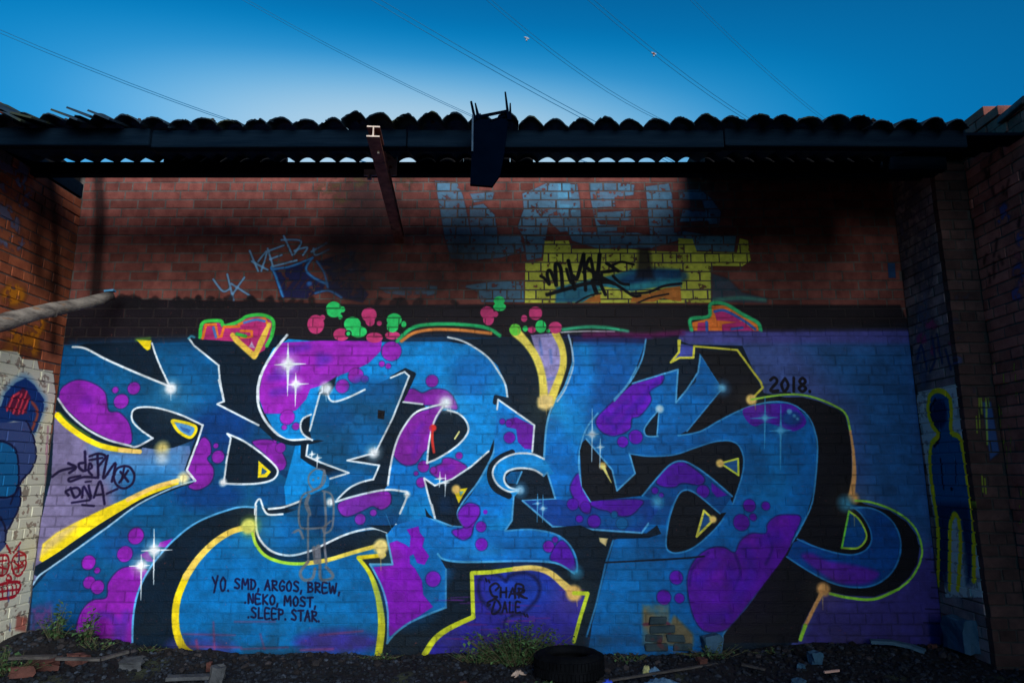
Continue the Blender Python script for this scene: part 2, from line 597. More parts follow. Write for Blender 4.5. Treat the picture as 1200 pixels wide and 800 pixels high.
# pale blue scrawl and navy throw-up on the left
SB = (128, 180, 226)
for q in (V(120, 310, 165, 365, 200, 350), V(185, 285, 215, 410), V(265, 300, 195, 400), V(205, 330, 290, 385), V(290, 175, 330, 270), V(300, 225, 375, 265),
          V(330, 225, 370, 180, 345, 270), V(375, 165, 400, 250), V(370, 180, 450, 150), V(385, 215, 440, 195), V(395, 250, 510, 220), V(450, 105, 490, 195), V(440, 125, 530, 130, 500, 190),
          V(500, 175, 560, 160, 540, 195), V(580, 180, 650, 140), V(590, 165, 600, 195, 660, 170)):
    cv.stroke(q, 3.2, SB, 1.8, op=.9)
NV = (12, 28, 76)
cv.fill(V(390, 255, 480, 250, 580, 210, 555, 260, 580, 290, 650, 320, 640, 355, 600, 375, 560, 400, 440, 395), NV, 2, op=.95, mask=np.clip(WORN + .55, 0, 1))
cv.fill(V(605, 225, 700, 195, 790, 175, 780, 220, 840, 260, 800, 320, 850, 380, 820, 420, 720, 395, 650, 350, 660, 310, 640, 260), NV, 2.5, op=.95, mask=np.clip(WORN + .5, 0, 1))
for i in range(9):
    cv.stroke([(326 + i * 9, 340 - i), (334 + i * 9, 330 - i)], 2, (90, 40, 42), 1.2, op=.6)
for q in (V(390, 255, 410, 290, 445, 390), V(395, 262, 480, 248, 585, 208), V(585, 208, 555, 260, 590, 300, 650, 330), V(605, 225, 640, 280, 655, 345), V(600, 375, 660, 362, 720, 395)):
    cv.stroke(q, 3.2, (56, 136, 206), 2.4, op=.95)
for c in (V(765, 185), V(765, 268), V(820, 305), V(570, 330)):
    cv.dot(c[0], 3, (50, 120, 200), 3, .8)
# moss and soot on the brickwork under the beam bracket
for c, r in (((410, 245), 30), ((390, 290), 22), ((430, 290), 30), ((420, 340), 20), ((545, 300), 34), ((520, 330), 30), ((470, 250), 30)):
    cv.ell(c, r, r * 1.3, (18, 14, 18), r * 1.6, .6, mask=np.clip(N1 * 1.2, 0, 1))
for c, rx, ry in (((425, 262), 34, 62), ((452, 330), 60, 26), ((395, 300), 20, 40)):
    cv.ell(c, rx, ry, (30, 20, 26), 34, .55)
for c in ((392, 214), (418, 212), (380, 222), (478, 212), (402, 232)):
    cv.ell(c, 12, 8, (78, 76, 30), 9, .55, mask=np.clip((N2 - .4) * 5, 0, 1))
cv.stroke([(114, 190), (117, 260), (112, 345)], 15, (10, 8, 10), 8, op=.85)
cv.fill([(1040, 308), (1049, 308), (1050, 326), (1041, 326)], (26, 60, 100), 1)

# --- the black strip under the upper brickwork
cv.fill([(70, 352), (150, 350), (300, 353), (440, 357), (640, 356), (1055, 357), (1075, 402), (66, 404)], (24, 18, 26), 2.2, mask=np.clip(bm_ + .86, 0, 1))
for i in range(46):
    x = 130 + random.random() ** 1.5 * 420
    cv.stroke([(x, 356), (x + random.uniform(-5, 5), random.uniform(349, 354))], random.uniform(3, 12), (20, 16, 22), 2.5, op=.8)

# --- ground colours of the piece
cv.fill([(66, 404), (230, 400), (470, 396), (800, 392), (1075, 392), (1112, 772), (26, 772)], NAVY, 1.5)
PB = (112, 104, 142)
cv.fill([(64, 480), (90, 505), (130, 525), (222, 522), (226, 560), (150, 590), (60, 650), (36, 690), (40, 640), (60, 560)], PB, 1)
cv.fill([(110, 523), (170, 528), (222, 516), (220, 560), (170, 580), (130, 560)], (70, 142, 206), 26, op=.9)
cv.fill([(796, 390), (1075, 388), (1112, 760), (925, 762), (950, 690), (1000, 690), (1080, 640), (1000, 582), (990, 480), (895, 460), (870, 405), (795, 403)], (66, 88, 152), 1)
cv.fill([(940, 400), (1075, 396), (1100, 640), (1010, 585), (1000, 480)], (26, 90, 148), 40, op=.85)
cv.fill([(930, 762), (962, 690), (1020, 698), (1090, 640), (1112, 700), (1112, 765)], (58, 50, 124), 18, op=.95)
cv.fill([(796, 388), (1072, 386), (1074, 402), (796, 402)], (84, 74, 156), 6, op=.7)

# --- first letter
A = Cp(0, 430)
T0, L0 = Cp(0, 270), Cp(0, 600)
dpoly = [(75, 404), (221, 401), (255, 428), (262, 470), (255, 473), (304, 498), (325, 514), (352, 521), (362, 535), (395, 552), (380, 562), (360, 585), (315, 596), (297, 594), (275, 595), (230, 610), (200, 635), (175, 665), (160, 695), (155, 730), (155, 770), (33, 770), (38, 690), (60, 665), (120, 618), (165, 588), (215, 567), (228, 563), (220, 550), (228, 525), (237, 498), (220, 490), (185, 478), (162, 477), (153, 482), (155, 490), (180, 513), (158, 523), (125, 517), (100, 503), (80, 485), (68, 465)]
cv.fill(dpoly, MB_, .8)
for c, rx, ry, cc, s in (((260, 500), 40, 34, (0, 48, 116), 30), ((235, 440), 30, 40, (0, 88, 148), 25), ((180, 580), 45, 28, (0, 92, 156), 24), ((245, 580), 40, 18, (0, 58, 130), 16), ((90, 430), 40, 22, (0, 84, 146), 20), ((85, 700), 40, 40, (0, 70, 130), 30), ((320, 580), 24, 14, (0, 76, 140), 10), ((130, 640), 30, 16, (0, 84, 150), 16)):
    cv.ell(c, rx, ry, cc, s, .8)
cv.fill(T0(330, 520, 900, 500, 890, 560, 340, 560), (0, 66, 112), 10, op=.6)
# its purple clouds and dots
def blobs(cvv, P, lst, color, soft=.9):
    for x, y, r in lst:
        c = P(x, y)[0]
        cvv.dot(c, r / 4 + .9, tuple(v * .45 for v in color), 1.4, .55)
        cvv.dot(c, r / 4, color, soft)
cv.fill(A(278, 135, 300, 90, 360, 62, 430, 75, 490, 120, 508, 205, 560, 215, 605, 270, 612, 355, 540, 350, 440, 305, 350, 235, 295, 180), PUR, 1, True)
cv.dot(A(405, 160)[0], 7, (108, 20, 160), 8, .7)
blobs(cv, A, [(540, 107, 14), (627, 99, 28), (568, 160, 33), (637, 788, 33)], PUR)
cv.fill(A(945, 335, 980, 350, 988, 400, 970, 430, 1000, 480, 985, 540, 930, 572, 885, 560, 905, 530, 880, 490, 900, 430), PUR, .9, True)
blobs(cv, A, [(1012, 368, 11), (1022, 420, 28)], PUR)
cv.fill(L0(350, 690, 355, 560, 380, 470, 430, 415, 500, 400, 510, 330, 560, 270, 620, 255, 660, 262, 690, 280, 655, 350, 635, 450, 620, 560, 618, 690), (136, 28, 172), 1, True)
cv.stroke(L0(420, 600, 440, 500, 500, 480, 545, 520, 540, 600), 7, (70, 40, 170), 5, op=.55)
cv.stroke(L0(590, 480, 570, 600, 600, 640), 9, (60, 40, 170), 6, op=.5)
blobs(cv, L0, [(637, 112, 33), (585, 195, 33), (415, 235, 30), (455, 272, 12), (418, 328, 25), (458, 350, 28)], (136, 28, 172))
cv.fill(L0(750, 140, 810, 122, 780, 165, 740, 160), (136, 28, 172), 1)
cv.fill(L0(655, 200, 690, 180, 720, 230, 690, 230), (110, 20, 160), 1)
# inner counters and notches
B = Cp(200, 430)
cv.fill(T0(345, 545, 400, 530, 640, 522, 712, 525, 740, 610, 795, 722, 780, 732, 640, 668, 500, 606, 400, 556), NAVY, .8)
cv.fill(T0(640, 512, 710, 515, 704, 556, 690, 562, 672, 548), YEL, 1.4)
cv.stroke(T0(640, 512, 700, 505), 3, (120, 180, 40), 4, op=.6)
cv.stroke(T0(340, 545, 400, 553, 500, 605, 640, 667, 790, 728), 2.6, WHT)
cv.stroke(T0(712, 528, 740, 610, 792, 722), 2.2, WHT)
cv.fill(A(618, 235, 620, 205, 650, 188, 740, 190, 850, 225, 950, 270, 935, 320, 900, 345, 810, 378, 730, 385, 640, 372, 715, 333, 660, 290), NAVY, .8)
cv.stroke(A(715, 333, 655, 290, 620, 250, 622, 205, 660, 188, 740, 192, 850, 225, 950, 272), 2.2, WHT)
cv.stroke(A(950, 272, 925, 350, 895, 430, 875, 482, 915, 532), 2.2, WHT, smooth=False)
cv.stroke(A(938, 292, 905, 385, 872, 480), 3.5, NAVY, .9, op=.9)
cv.stroke(A(950, 272, 925, 350, 895, 430, 875, 482, 915, 532), 2.2, WHT, smooth=False)
cv.fill(A(812, 250, 920, 278, 895, 330, 850, 312, 815, 275), (80, 150, 210), .8)
cv.stroke(A(815, 250, 915, 278, 895, 328, 845, 308, 815, 270), 3.4, YEL, 1.0, True, closed=True)
cv.fill(A(840, 276, 895, 294, 885, 310, 855, 298), (46, 100, 170), .8)
cv.dot(A(760, 380)[0], 7, (226, 206, 120), 8, .95)
cv.dot(A(760, 425)[0], 7, (190, 205, 215), 8, .8)
# bands under and over the violet corner
cv.stroke(A(275, 165, 320, 225, 400, 295, 500, 345, 590, 372, 660, 378), [4, 7, 8, 6, 5, 3], NAVY, .8)
cv.stroke(A(268, 225, 320, 278, 420, 345, 520, 380, 655, 396), [7, 6.5, 6, 6, 4.5], YEL, 1.2)
cv.stroke(A(280, 215, 330, 262, 420, 322), 2, (120, 170, 40), 2, op=.5)
cv.stroke(A(560, 388, 655, 396), 4.5, AMB, 1.2)
cv.stroke(A(272, 148, 320, 215, 400, 285, 500, 338, 600, 366, 640, 372, 715, 333), 2.4, (206, 214, 226))
# lower yellow wedge with its black edge
cv.fill([(46, 656), (50, 637), (66, 624), (92, 610), (125, 594), (165, 576), (207, 561), (210, 567), (170, 583), (135, 604), (100, 627), (70, 648), (52, 660)], YEL, 1.6)
cv.fill([(46, 652), (52, 636), (66, 624), (92, 611), (88, 620), (64, 640)], (224, 196, 150), 6, op=.7)
cv.stroke([(150, 585), (180, 571), (208, 563)], 5, AMB, 1.6)
cv.stroke([(226, 565), (205, 571), (170, 585), (135, 606), (100, 629), (70, 651), (45, 668)], [1.5, 4, 5, 6, 7, 9, 12], NAVY, 1)
cv.stroke([(228, 563), (200, 572), (160, 592), (125, 618), (90, 643), (60, 664), (46, 674), (39, 684)], 2, (150, 190, 220))
cv.dot((215, 560), 6, (250, 236, 170), 6)
# counter of the first letter
cv.fill(B(268, 312, 340, 345, 420, 400, 480, 450, 502, 485, 490, 520, 440, 540, 350, 547, 245, 545, 262, 430, 282, 330), NAVY, .8)
cv.fill(B(385, 350, 480, 345, 520, 400, 540, 450, 520, 485, 500, 470, 440, 405), PUR, 1, True)
blobs(cv, B, [(515, 377, 22), (490, 344, 8)], PUR)
cv.fill(B(505, 495, 520, 480, 580, 490, 540, 520), DB, 1.2)
cv.stroke(B(265, 312, 340, 345, 420, 400, 480, 452, 502, 488, 480, 525, 420, 543, 340, 548, 245, 545), 2.3, WHT)
cv.stroke(B(266, 312, 282, 332, 262, 440, 248, 545), 2.2, WHT, smooth=False)
cv.fill(B(412, 438, 470, 490, 450, 515, 408, 518), YEL, 1)
cv.fill(B(428, 470, 452, 488, 440, 500, 424, 502), (40, 90, 120), .8)
cv.dot(B(245, 540)[0], 4, (250, 252, 255), 4)
cv.dot((200, 455), 6, (250, 252, 255), 5)
cv.dot((200, 455), 10, WHT, 10, .35)

# --- light blue body shared by the middle letters
cv.fill([(346, 522), (325, 512), (303, 470), (308, 430), (320, 408), (338, 397), (400, 402), (470, 400), (700, 400), (756, 402), (742, 440), (720, 470), (700, 485), (685, 510), (678, 530), (680, 560), (700, 600), (690, 640), (660, 640), (640, 625), (590, 628), (500, 640), (336, 604), (333, 570), (340, 545)], LB, .8)
for c, rx, ry, cc, s in (((550, 450), 22, 16, (0, 108, 196), 14), ((556, 432), 26, 18, (0, 116, 206), 16), ((470, 560), 40, 26, (0, 112, 200), 20), ((715, 470), 28, 60, (0, 92, 176), 24), ((655, 560), 30, 50, (0, 108, 198), 22), ((670, 440), 18, 30, (0, 126, 222), 16), ((560, 590), 40, 20, (0, 120, 214), 18), ((640, 500), 18, 14, (0, 100, 186), 10)):
    cv.ell(c, rx, ry, cc, s, .8)
for c, r in (((700, 442), 9), ((709, 428), 5), ((718, 431), 5), ((718, 417), 7), ((648, 505), 10), ((668, 475), 9), ((680, 473), 5)):
    cv.dot(c, r, (10, 140, 232), 2.5, .5)
cv.fill([(690, 398), (756, 400), (745, 440), (715, 480), (690, 500), (700, 440)], (0, 92, 178), 14, op=.7)
cv.stroke([(465, 398), (540, 396), (590, 402)], 9, (10, 70, 120), 8, op=.6)
cv.stroke([(665, 397), (760, 398)], 10, (30, 40, 110), 6, op=.75)
# magenta cloud behind the second letter
T1, T2, T3 = Cp(200, 270), Cp(400, 270), Cp(600, 270)
cv.fill(T1(520, 525, 700, 516, 990, 518, 985, 565, 930, 620, 860, 655, 800, 675, 720, 722, 655, 742, 635, 790, 590, 840, 545, 858, 440, 858, 412, 780, 412, 700, 440, 640, 480, 575), (158, 36, 190), 1)
for q in (T1(500, 660, 590, 640), T1(470, 690, 560, 680), T1(700, 590, 740, 600), T1(480, 760, 590, 740), T1(720, 610, 700, 620), T1(560, 560, 640, 545)):
    cv.stroke(q, 9, (92, 40, 184), 6, op=.6)
blobs(cv, T1, [(1035, 565, 46), (990, 625, 13), (1020, 635, 12), (868, 680, 35), (910, 697, 16), (805, 730, 31)], (158, 36, 190))
blobs(cv, B, [(547, 235, 33), (532, 282, 11), (587, 277, 16)], (158, 36, 190))
blobs(cv, T2, [(425, 705, 28)], PUR)
C = Cp(400, 430)
cv.fill(C(288, 165, 300, 118, 335, 103, 380, 122, 430, 104, 490, 110, 525, 145, 542, 195, 500, 190, 440, 178, 380, 176), PUR, .9, True)
# black gulf between first and second letters
gulf = [(219, 397), (250, 396), (338, 392), (320, 407), (309, 430), (303, 462), (308, 488), (324, 509), (340, 516), (366, 513), (366, 519), (345, 522), (322, 516), (304, 500), (255, 473), (262, 470), (255, 428)]
cv.fill(gulf, NAVY, .9)
cv.stroke(T1(85, 505, 110, 540, 225, 632, 230, 700, 250, 800), 2.3, WHT, smooth=False)
cv.stroke(B(225, 60, 250, 160, 218, 173, 412, 272), 2.3, WHT, smooth=False)
cv.stroke(T1(545, 490, 490, 560, 440, 640, 412, 720, 410, 800), 3.2, WHT)
cv.stroke(B(420, 40, 408, 110, 412, 180, 440, 245, 480, 295, 520, 328, 560, 342, 660, 337), 3, WHT)
cv.stroke(T1(85, 505, 95, 495, 110, 500), 2.4, (60, 160, 190), 2)
# second letter
E = B(700, 112, 735, 120, 745, 155, 770, 160, 830, 140, 910, 105, 1030, 50, 1095, 22, 1118, 40, 1090, 130, 1040, 240, 960, 400, 830, 437, 978, 460, 950, 525, 890, 540, 840, 565, 775, 625, 700, 660, 560, 660, 600, 625, 740, 560, 748, 520, 835, 495, 760, 470, 635, 415, 640, 365, 720, 345, 660, 335, 652, 295)
cv.stroke(B(480, 325, 560, 355, 640, 352, 720, 348), 5, NAVY, 1)
cv.fill(B(610, 355, 645, 350, 640, 420, 700, 450, 770, 475, 835, 495, 745, 525, 720, 490, 650, 455, 608, 425), NAVY, 1)
cv.fill(B(655, 222, 625, 235, 606, 270, 612, 305, 640, 335, 665, 340, 650, 295), NAVY, 1)
cv.fill(E, MB_, .8)
for c, rx, ry, cc, s in (((432, 515), 22, 24, (0, 108, 182), 18), ((440, 455), 30, 14, (0, 84, 146), 14), ((395, 490), 22, 14, (0, 78, 138), 14), ((410, 560), 30, 8, (0, 100, 172), 8)):
    cv.ell(c, rx, ry, cc, s, .8)
for c, r in (((408, 502), 8), ((420, 490), 5), ((428, 491), 4)):
    cv.dot(c, r, (20, 120, 190), 2, .35)
cv.fill(B(690, 125, 705, 92, 778, 42, 768, 90, 738, 135, 715, 128), NAVY, 2)
cv.stroke(B(1030, 45, 1100, 12, 1135, 35, 1100, 130), [1, 4, 7, 3], NAVY, 1, False)
eshadow = B(1118, 40, 1148, 30, 1092, 160, 1182, 172, 1200, 192, 1130, 240, 1088, 300, 1060, 370, 1035, 450, 1018, 552, 1000, 574, 870, 602, 775, 628, 800, 590, 840, 565, 890, 540, 950, 525, 978, 460, 830, 437, 960, 400, 1040, 240, 1090, 130)
cv.fill(eshadow, NAVY, .8)
cv.stroke(B(725, 110, 700, 122, 652, 297), 2.2, WHT, smooth=False)
cv.stroke(B(735, 118, 745, 150, 770, 161, 830, 143, 910, 105), 2.4, WHT)
cv.stroke(B(1032, 50, 1096, 22, 1118, 42, 1040, 240, 960, 400, 828, 437, 978, 460, 950, 525), 2.2, WHT, smooth=False)
cv.stroke(B(950, 525, 890, 540, 835, 568, 775, 625), 2.2, WHT)
cv.stroke(B(642, 365, 635, 415, 700, 445, 835, 495, 748, 522), 2.2, WHT, smooth=False)
cv.stroke(B(658, 222, 622, 240, 608, 275, 622, 315, 664, 342), 2.2, WHT)
cv.stroke(C(290, 163, 380, 173), 2.2, WHT)
cv.dot(B(728, 100)[0], 7, (250, 252, 255), 6)
cv.dot(B(952, 400)[0], 5, (250, 252, 255), 5); cv.dot(B(952, 400)[0], 9, WHT, 8, .4)
# foot of the second letter
foot = B(397, 650, 402, 632, 418, 618, 435, 662, 460, 690, 525, 688, 600, 665, 660, 640, 775, 632, 870, 602, 1000, 575, 1080, 580, 1112, 595, 1075, 685, 1055, 742, 1042, 776, 960, 755, 880, 765, 800, 790, 720, 830, 650, 860, 560, 878, 480, 866, 430, 820, 405, 760)
cv.fill(B(460, 664, 610, 628, 640, 640, 600, 668, 525, 692, 460, 690, 430, 655), NAVY, .8)
cv.fill(foot, MB_, .8)
cv.fill(B(560, 660, 640, 620, 760, 560, 775, 630, 660, 690), MB_, 6)
for c, rx, ry, cc, s in (((330, 625), 24, 18, (0, 108, 186), 16), ((420, 612), 60, 14, (0, 66, 126), 16), ((372, 600), 9, 22, (0, 52, 96), 8)):
    cv.ell(c, rx, ry, cc, s, .8)
cv.fill(B(790, 638, 870, 606, 935, 590, 1020, 585, 1030, 635, 990, 665, 945, 650, 900, 670, 830, 698, 795, 680), PUR, .9, True)
blobs(cv, B, [(888, 712, 23), (950, 682, 14)], PUR)
cv.stroke(B(395, 690, 398, 640, 418, 618, 435, 662, 460, 690, 525, 688), 2.2, WHT)
cv.stroke(B(460, 664, 530, 655, 605, 628), 2.4, WHT)
cv.stroke(B(775, 630, 870, 602, 1000, 575, 1080, 580, 1110, 595, 1075, 685), 2.4, WHT)
L1 = Cp(200, 600)
# black ring and the blue dome with names
cv.fill([(155, 772), (155, 730), (160, 695), (175, 665), (200, 635), (230, 611), (275, 595), (297, 594), (300, 630), (315, 648), (340, 655), (400, 626), (440, 620), (463, 625), (460, 660), (445, 680), (450, 772)], NAVY, .8)
cv.stroke([(155, 768), (156, 722), (163, 690), (178, 662), (202, 634), (232, 611), (275, 595), (298, 594)], 2.2, PALE)
cv.stroke(L1(400, -30, 402, 80, 428, 140, 480, 185, 560, 202, 650, 182, 720, 150, 800, 112, 880, 86, 960, 76, 1045, 100, 1056, 58), 2.4, WHT)
dome = L1(110, 690, 40, 620, 22, 520, 30, 430, 60, 330, 120, 230, 200, 142, 280, 88, 370, 66, 390, 130, 420, 182, 480, 220, 560, 240, 640, 240, 740, 226, 850, 192, 985, 158, 1000, 200, 890, 212, 900, 240, 940, 300, 970, 380, 986, 480, 985, 560, 972, 690)
cv.fill(dome, (0, 108, 178), .8)
cv.ell((350, 700), 60, 40, (0, 124, 200), 34, .7)
cv.ell((235, 760), 40, 16, (56, 60, 150), 14, .8); cv.ell((395, 752), 50, 14, (74, 40, 160), 12, .8)
for q, w in ((L1(60, 570, 300, 575), 1.6), (L1(200, 515, 205, 640), 2), (L1(420, 570, 440, 640), 1.6), (L1(60, 628, 330, 632), 2), (L1(300, 512, 490, 512), 1.4), (L1(610, 645, 760, 640), 2.4), (L1(700, 575, 900, 555), 2), (L1(330, 640, 550, 632), 1.6), (L1(120, 600, 130, 660), 3)):
    cv.stroke(q, w, (166, 60, 110), 2.4, op=.6, smooth=False)
dl = L1(112, 672, 62, 640, 28, 560, 22, 470, 36, 390, 72, 300, 130, 215, 205, 140, 285, 90, 372, 66)
cv.stroke(dl[:6], [9, 8, 8, 8], YEL, 1)
cv.stroke(dl[5:], [8, 7, 6], (250, 214, 90), 1.2)
cv.dot(L1(365, 66)[0], 8, (250, 226, 130), 4)
cv.dot(L1(372, 66)[0], 11, (170, 220, 70), 8, .4)
cv.stroke(L1(384, 100, 400, 150, 440, 200, 500, 228, 570, 240, 650, 238, 740, 224), 3.4, LIME, 1.2)
cv.stroke(L1(640, 238, 740, 222, 860, 186, 985, 152), 4.5, (252, 226, 90), 1.2)
cv.stroke(L1(880, 212, 1000, 200), 4.5, YEL, 1.2)
cv.stroke(L1(982, 150, 990, 200), 8, (252, 226, 130), 2)
cv.dot(L1(985, 160)[0], 8, (252, 230, 140), 4)
cv.stroke(L1(882, 216, 930, 280, 962, 360, 982, 450, 988, 550, 970, 690), [4, 4.5, 6, 7, 8, 8], (232, 232, 40), 1.2)
for t, a in (("YO.", (248, 692, 270, 692, 16)), ("SMD, ARGOS, BREW,", (274, 689, 400, 695, 11.5)), (".NEKO, MOST,", (286, 706, 372, 711, 11)), (".SLEEP. STAR.", (290, 723, 376, 728, 12))):
    lettering(cv, t, *a, 2.1, (14, 16, 60), .9)

# --- third letter
cv.fill(C(288, 292, 340, 228, 410, 198, 472, 188, 436, 262, 414, 365, 384, 400, 350, 448, 300, 458, 258, 428, 248, 398, 265, 340), PUR, .9, True)
cv.fill(C(420, 480, 470, 452, 480, 430, 520, 430, 585, 465, 560, 490, 520, 522, 480, 528, 432, 505), PUR, .9, True)
blobs(cv, C, [(385, 465, 25), (350, 498, 9), (375, 540, 22), (552, 415, 15), (432, 482, 14)], PUR)
for q in (C(360, 330, 340, 420), C(380, 270, 330, 330), C(470, 480, 520, 470)):
    cv.stroke(q, 5, (112, 28, 196), 5, op=.6)
cv.fill(C(470, 205, 500, 202, 545, 216, 580, 248, 594, 295, 572, 335, 526, 380, 450, 427, 404, 447, 412, 360, 432, 275), NAVY, .8)
cv.stroke(C(218, 552, 235, 440, 258, 352, 290, 285, 345, 215, 420, 186, 488, 170), 2.4, WHT)
cv.stroke(C(488, 172, 452, 220, 428, 275, 410, 360, 402, 450), 2.2, WHT)
cv.stroke(C(402, 448, 450, 428, 526, 381, 575, 335, 596, 292, 582, 248, 546, 216, 498, 202), 2.3, WHT)
cv.dot(C(490, 168)[0], 6, (248, 252, 255), 6); cv.dot(C(490, 168)[0], 10, WHT, 9, .4)
cv.stroke(C(428, 285, 426, 340, 434, 398), 3.2, (206, 52, 44), 1); cv.dot(C(430, 285)[0], 4, (224, 44, 40), 2)
cv.stroke(C(552, 303, 532, 335), 2, (240, 236, 150), .8)
cv.fill(C(390, 520, 440, 556, 520, 528, 610, 468, 695, 392, 722, 320, 724, 365, 700, 440, 660, 510, 612, 590, 565, 650, 545, 690, 575, 752, 500, 746, 440, 714, 430, 660, 405, 590), NAVY, .8)
cv.fill(C(392, 660, 412, 690, 440, 715, 400, 712), NAVY, .8)
cv.ell(C(490, 640)[0], 8, 10, (0, 40, 78), 8, .7)
cv.fill(C(690, 395, 722, 318, 724, 150, 735, 140, 780, 150, 700, 100, 690, 300, 640, 400), LB, 1.5, op=.0)
cv.stroke(C(425, 645, 440, 712, 405, 592, 388, 520, 438, 554, 520, 524, 610, 464, 690, 394), 2.2, WHT, smooth=False)
cv.stroke(C(722, 320, 716, 390, 690, 450, 640, 540, 570, 632, 545, 690, 575, 748), 2.2, PALE)
cv.stroke(C(575, 750, 520, 746, 440, 715, 402, 710, 408, 785), 2.2, PALE, smooth=False)
cv.fill(C(525, 575, 592, 565, 550, 638), YEL, 1); cv.dot(C(538, 572)[0], 5, AMB, 3)
cv.fill(C(552, 582, 575, 580, 558, 605), (120, 190, 180), .8)
# black field with the yellow funnel
cv.fill([(525, 399), (580, 396), (672, 396), (670, 420), (670, 437), (662, 453), (650, 472), (642, 493), (639, 515), (637, 537), (622, 530), (626, 499), (583, 468), (582, 480), (580, 466), (596, 467), (594, 452), (583, 428), (570, 416), (550, 404), (525, 400)], NAVY, .9)
cv.stroke(T2(500, 500, 560, 515, 620, 545, 690, 597, 735, 660, 768, 720, 780, 795), 2.4, WHT)
cv.stroke(T2(1065, 490, 1082, 560, 1085, 640, 1050, 740, 1012, 800), 2.3, (170, 206, 236))
cv.stroke(C(1085, -20, 1045, 95, 990, 180, 965, 260, 955, 345, 950, 430), 2.3, PALE)
cv.fill(T2(888, 490, 1000, 480, 1030, 560, 1035, 640, 1005, 720, 970, 780, 950, 690, 920, 600), (160, 150, 208), 1.6)
for q in (T2(980, 560, 985, 620), T2(960, 700, 1000, 690), T2(930, 520, 940, 580)):
    cv.stroke(q, 3, (80, 120, 200), 2.5, op=.6)
cv.stroke(T2(820, 478, 870, 530, 915, 600, 942, 690, 950, 800), [12, 9, 9, 9, 10], (250, 228, 96), 2)
cv.stroke(T2(1005, 482, 1035, 550, 1040, 630, 1015, 710, 980, 800), [9, 8, 8, 9, 10], (250, 226, 90), 1.6)
cv.fill(C(922, 145, 990, 135, 992, 182, 925, 188), AMB, 3); cv.dot(C(955, 165)[0], 9, (252, 222, 140), 5)
# body of the right-hand letters
S_ = [(645, 600), (678, 560), (676, 530), (684, 505), (700, 485), (721, 466), (742, 448), (795, 432), (800, 460), (815, 448), (820, 415), (846, 454), (805, 505), (842, 492), (867, 480), (892, 471), (912, 469), (932, 475), (947, 487), (955, 503), (958, 535), (955, 570), (943, 610), (925, 640), (900, 676), (875, 712), (848, 740), (846, 772), (688, 772), (694, 730), (720, 632), (752, 622), (770, 600)]
cv.fill(S_, (0, 104, 182), .8)
for c, rx, ry, cc, s in (((790, 470), 40, 24, (0, 116, 200), 20), ((900, 560), 30, 40, (0, 118, 190), 26), ((735, 690), 40, 50, (0, 112, 186), 30), ((880, 545), 22, 26, (0, 84, 146), 16), ((930, 520), 14, 40, (0, 92, 160), 12), ((905, 500), 20, 12, (0, 84, 150), 10), ((800, 520), 40, 8, (0, 96, 172), 8), ((780, 640), 40, 16, (0, 80, 140), 14)):
    cv.ell(c, rx, ry, cc, s, .75)
# fourth letter: the hooked stroke
cv.fill(C(728, 232, 736, 152, 905, 272, 895, 400, 820, 405, 720, 460, 716, 330), (8, 132, 222), .8)
cv.fill(C(775, 245, 820, 235, 900, 275, 893, 385, 860, 382, 828, 350, 820, 290, 775, 280), VIO, .9)
cv.fill(C(775, 245, 820, 235, 900, 275, 893, 385, 860, 382, 828, 350, 820, 290, 775, 280), PUR, .9, op=.5)
blobs(cv, C, [(755, 255, 12), (788, 330, 25), (785, 263, 14)], (120, 26, 196))
cv.stroke(C(720, 165, 724, 140, 780, 152), 5, NAVY, .8, False)
cv.stroke(C(730, 198, 735, 152, 905, 272, 895, 395), 2.2, WHT, smooth=False)
cv.stroke(C(800, 400, 745, 425, 705, 465, 698, 520, 725, 570, 785, 602), 7, NAVY, .9)
cv.fill(C(950, 430, 895, 408, 820, 406, 760, 428, 720, 462, 712, 505, 735, 552, 785, 585, 838, 576, 850, 490, 900, 482, 950, 508, 1000, 500), LB, .8)
cv.ell(C(915, 455)[0], 16, 5, (40, 160, 236), 5, .6)
cv.fill(C(762, 530, 775, 492, 830, 474, 900, 480, 948, 508, 968, 494, 1005, 618, 850, 626, 808, 612, 838, 575, 790, 560), NAVY, .8)
cv.fill(C(780, 545, 770, 515, 795, 490, 845, 488, 822, 545), (0, 84, 140), 1.2)
cv.stroke(C(950, 430, 895, 407, 820, 405, 758, 428, 720, 462, 710, 505, 735, 552, 785, 582, 836, 575), 2.3, WHT)
cv.stroke(C(836, 575, 785, 562, 763, 528, 776, 490, 830, 473, 900, 480, 948, 508), 2.3, WHT)
cv.stroke(C(948, 508, 966, 494, 1004, 618, 850, 626, 995, 747, 1200, 760), 2.1, PALE, smooth=False)
cv.stroke(C(846, 490, 822, 545), 1.8, PALE)
cv.dot(C(837, 575)[0], 4, (220, 240, 250), 4); cv.dot(C(837, 575)[0], 8, PALE, 7, .5)
cv.fill(C(806, 602, 850, 628, 995, 748, 1200, 762, 1430, 778, 1480, 740, 1500, 780, 1440, 800, 1200, 806, 1000, 812, 950, 782, 870, 766, 768, 768, 800, 718), NAVY, .8)
cv.stroke(C(808, 602, 800, 718, 767, 766), 2, PALE, smooth=False)
DD = Cp(600, 430)
cv.fill(DD(50, 626, 205, 619, 365, 630, 700, 618, 705, 650, 640, 735, 608, 777, 400, 762, 190, 746), (12, 66, 150), .8)
cv.ell(DD(500, 720)[0], 30, 10, (0, 88, 160), 10, .8)
cv.fill(DD(370, 630, 598, 622, 590, 662, 545, 695, 480, 690, 450, 672, 400, 660), VIO, .9, True)
cv.fill(DD(310, 500, 330, 560, 365, 640, 362, 680, 330, 672, 290, 610, 275, 560), (100, 24, 190), .9, True)
blobs(cv, DD, [(285, 642, 25), (316, 710, 15), (385, 722, 28), (345, 655, 22)], VIO)
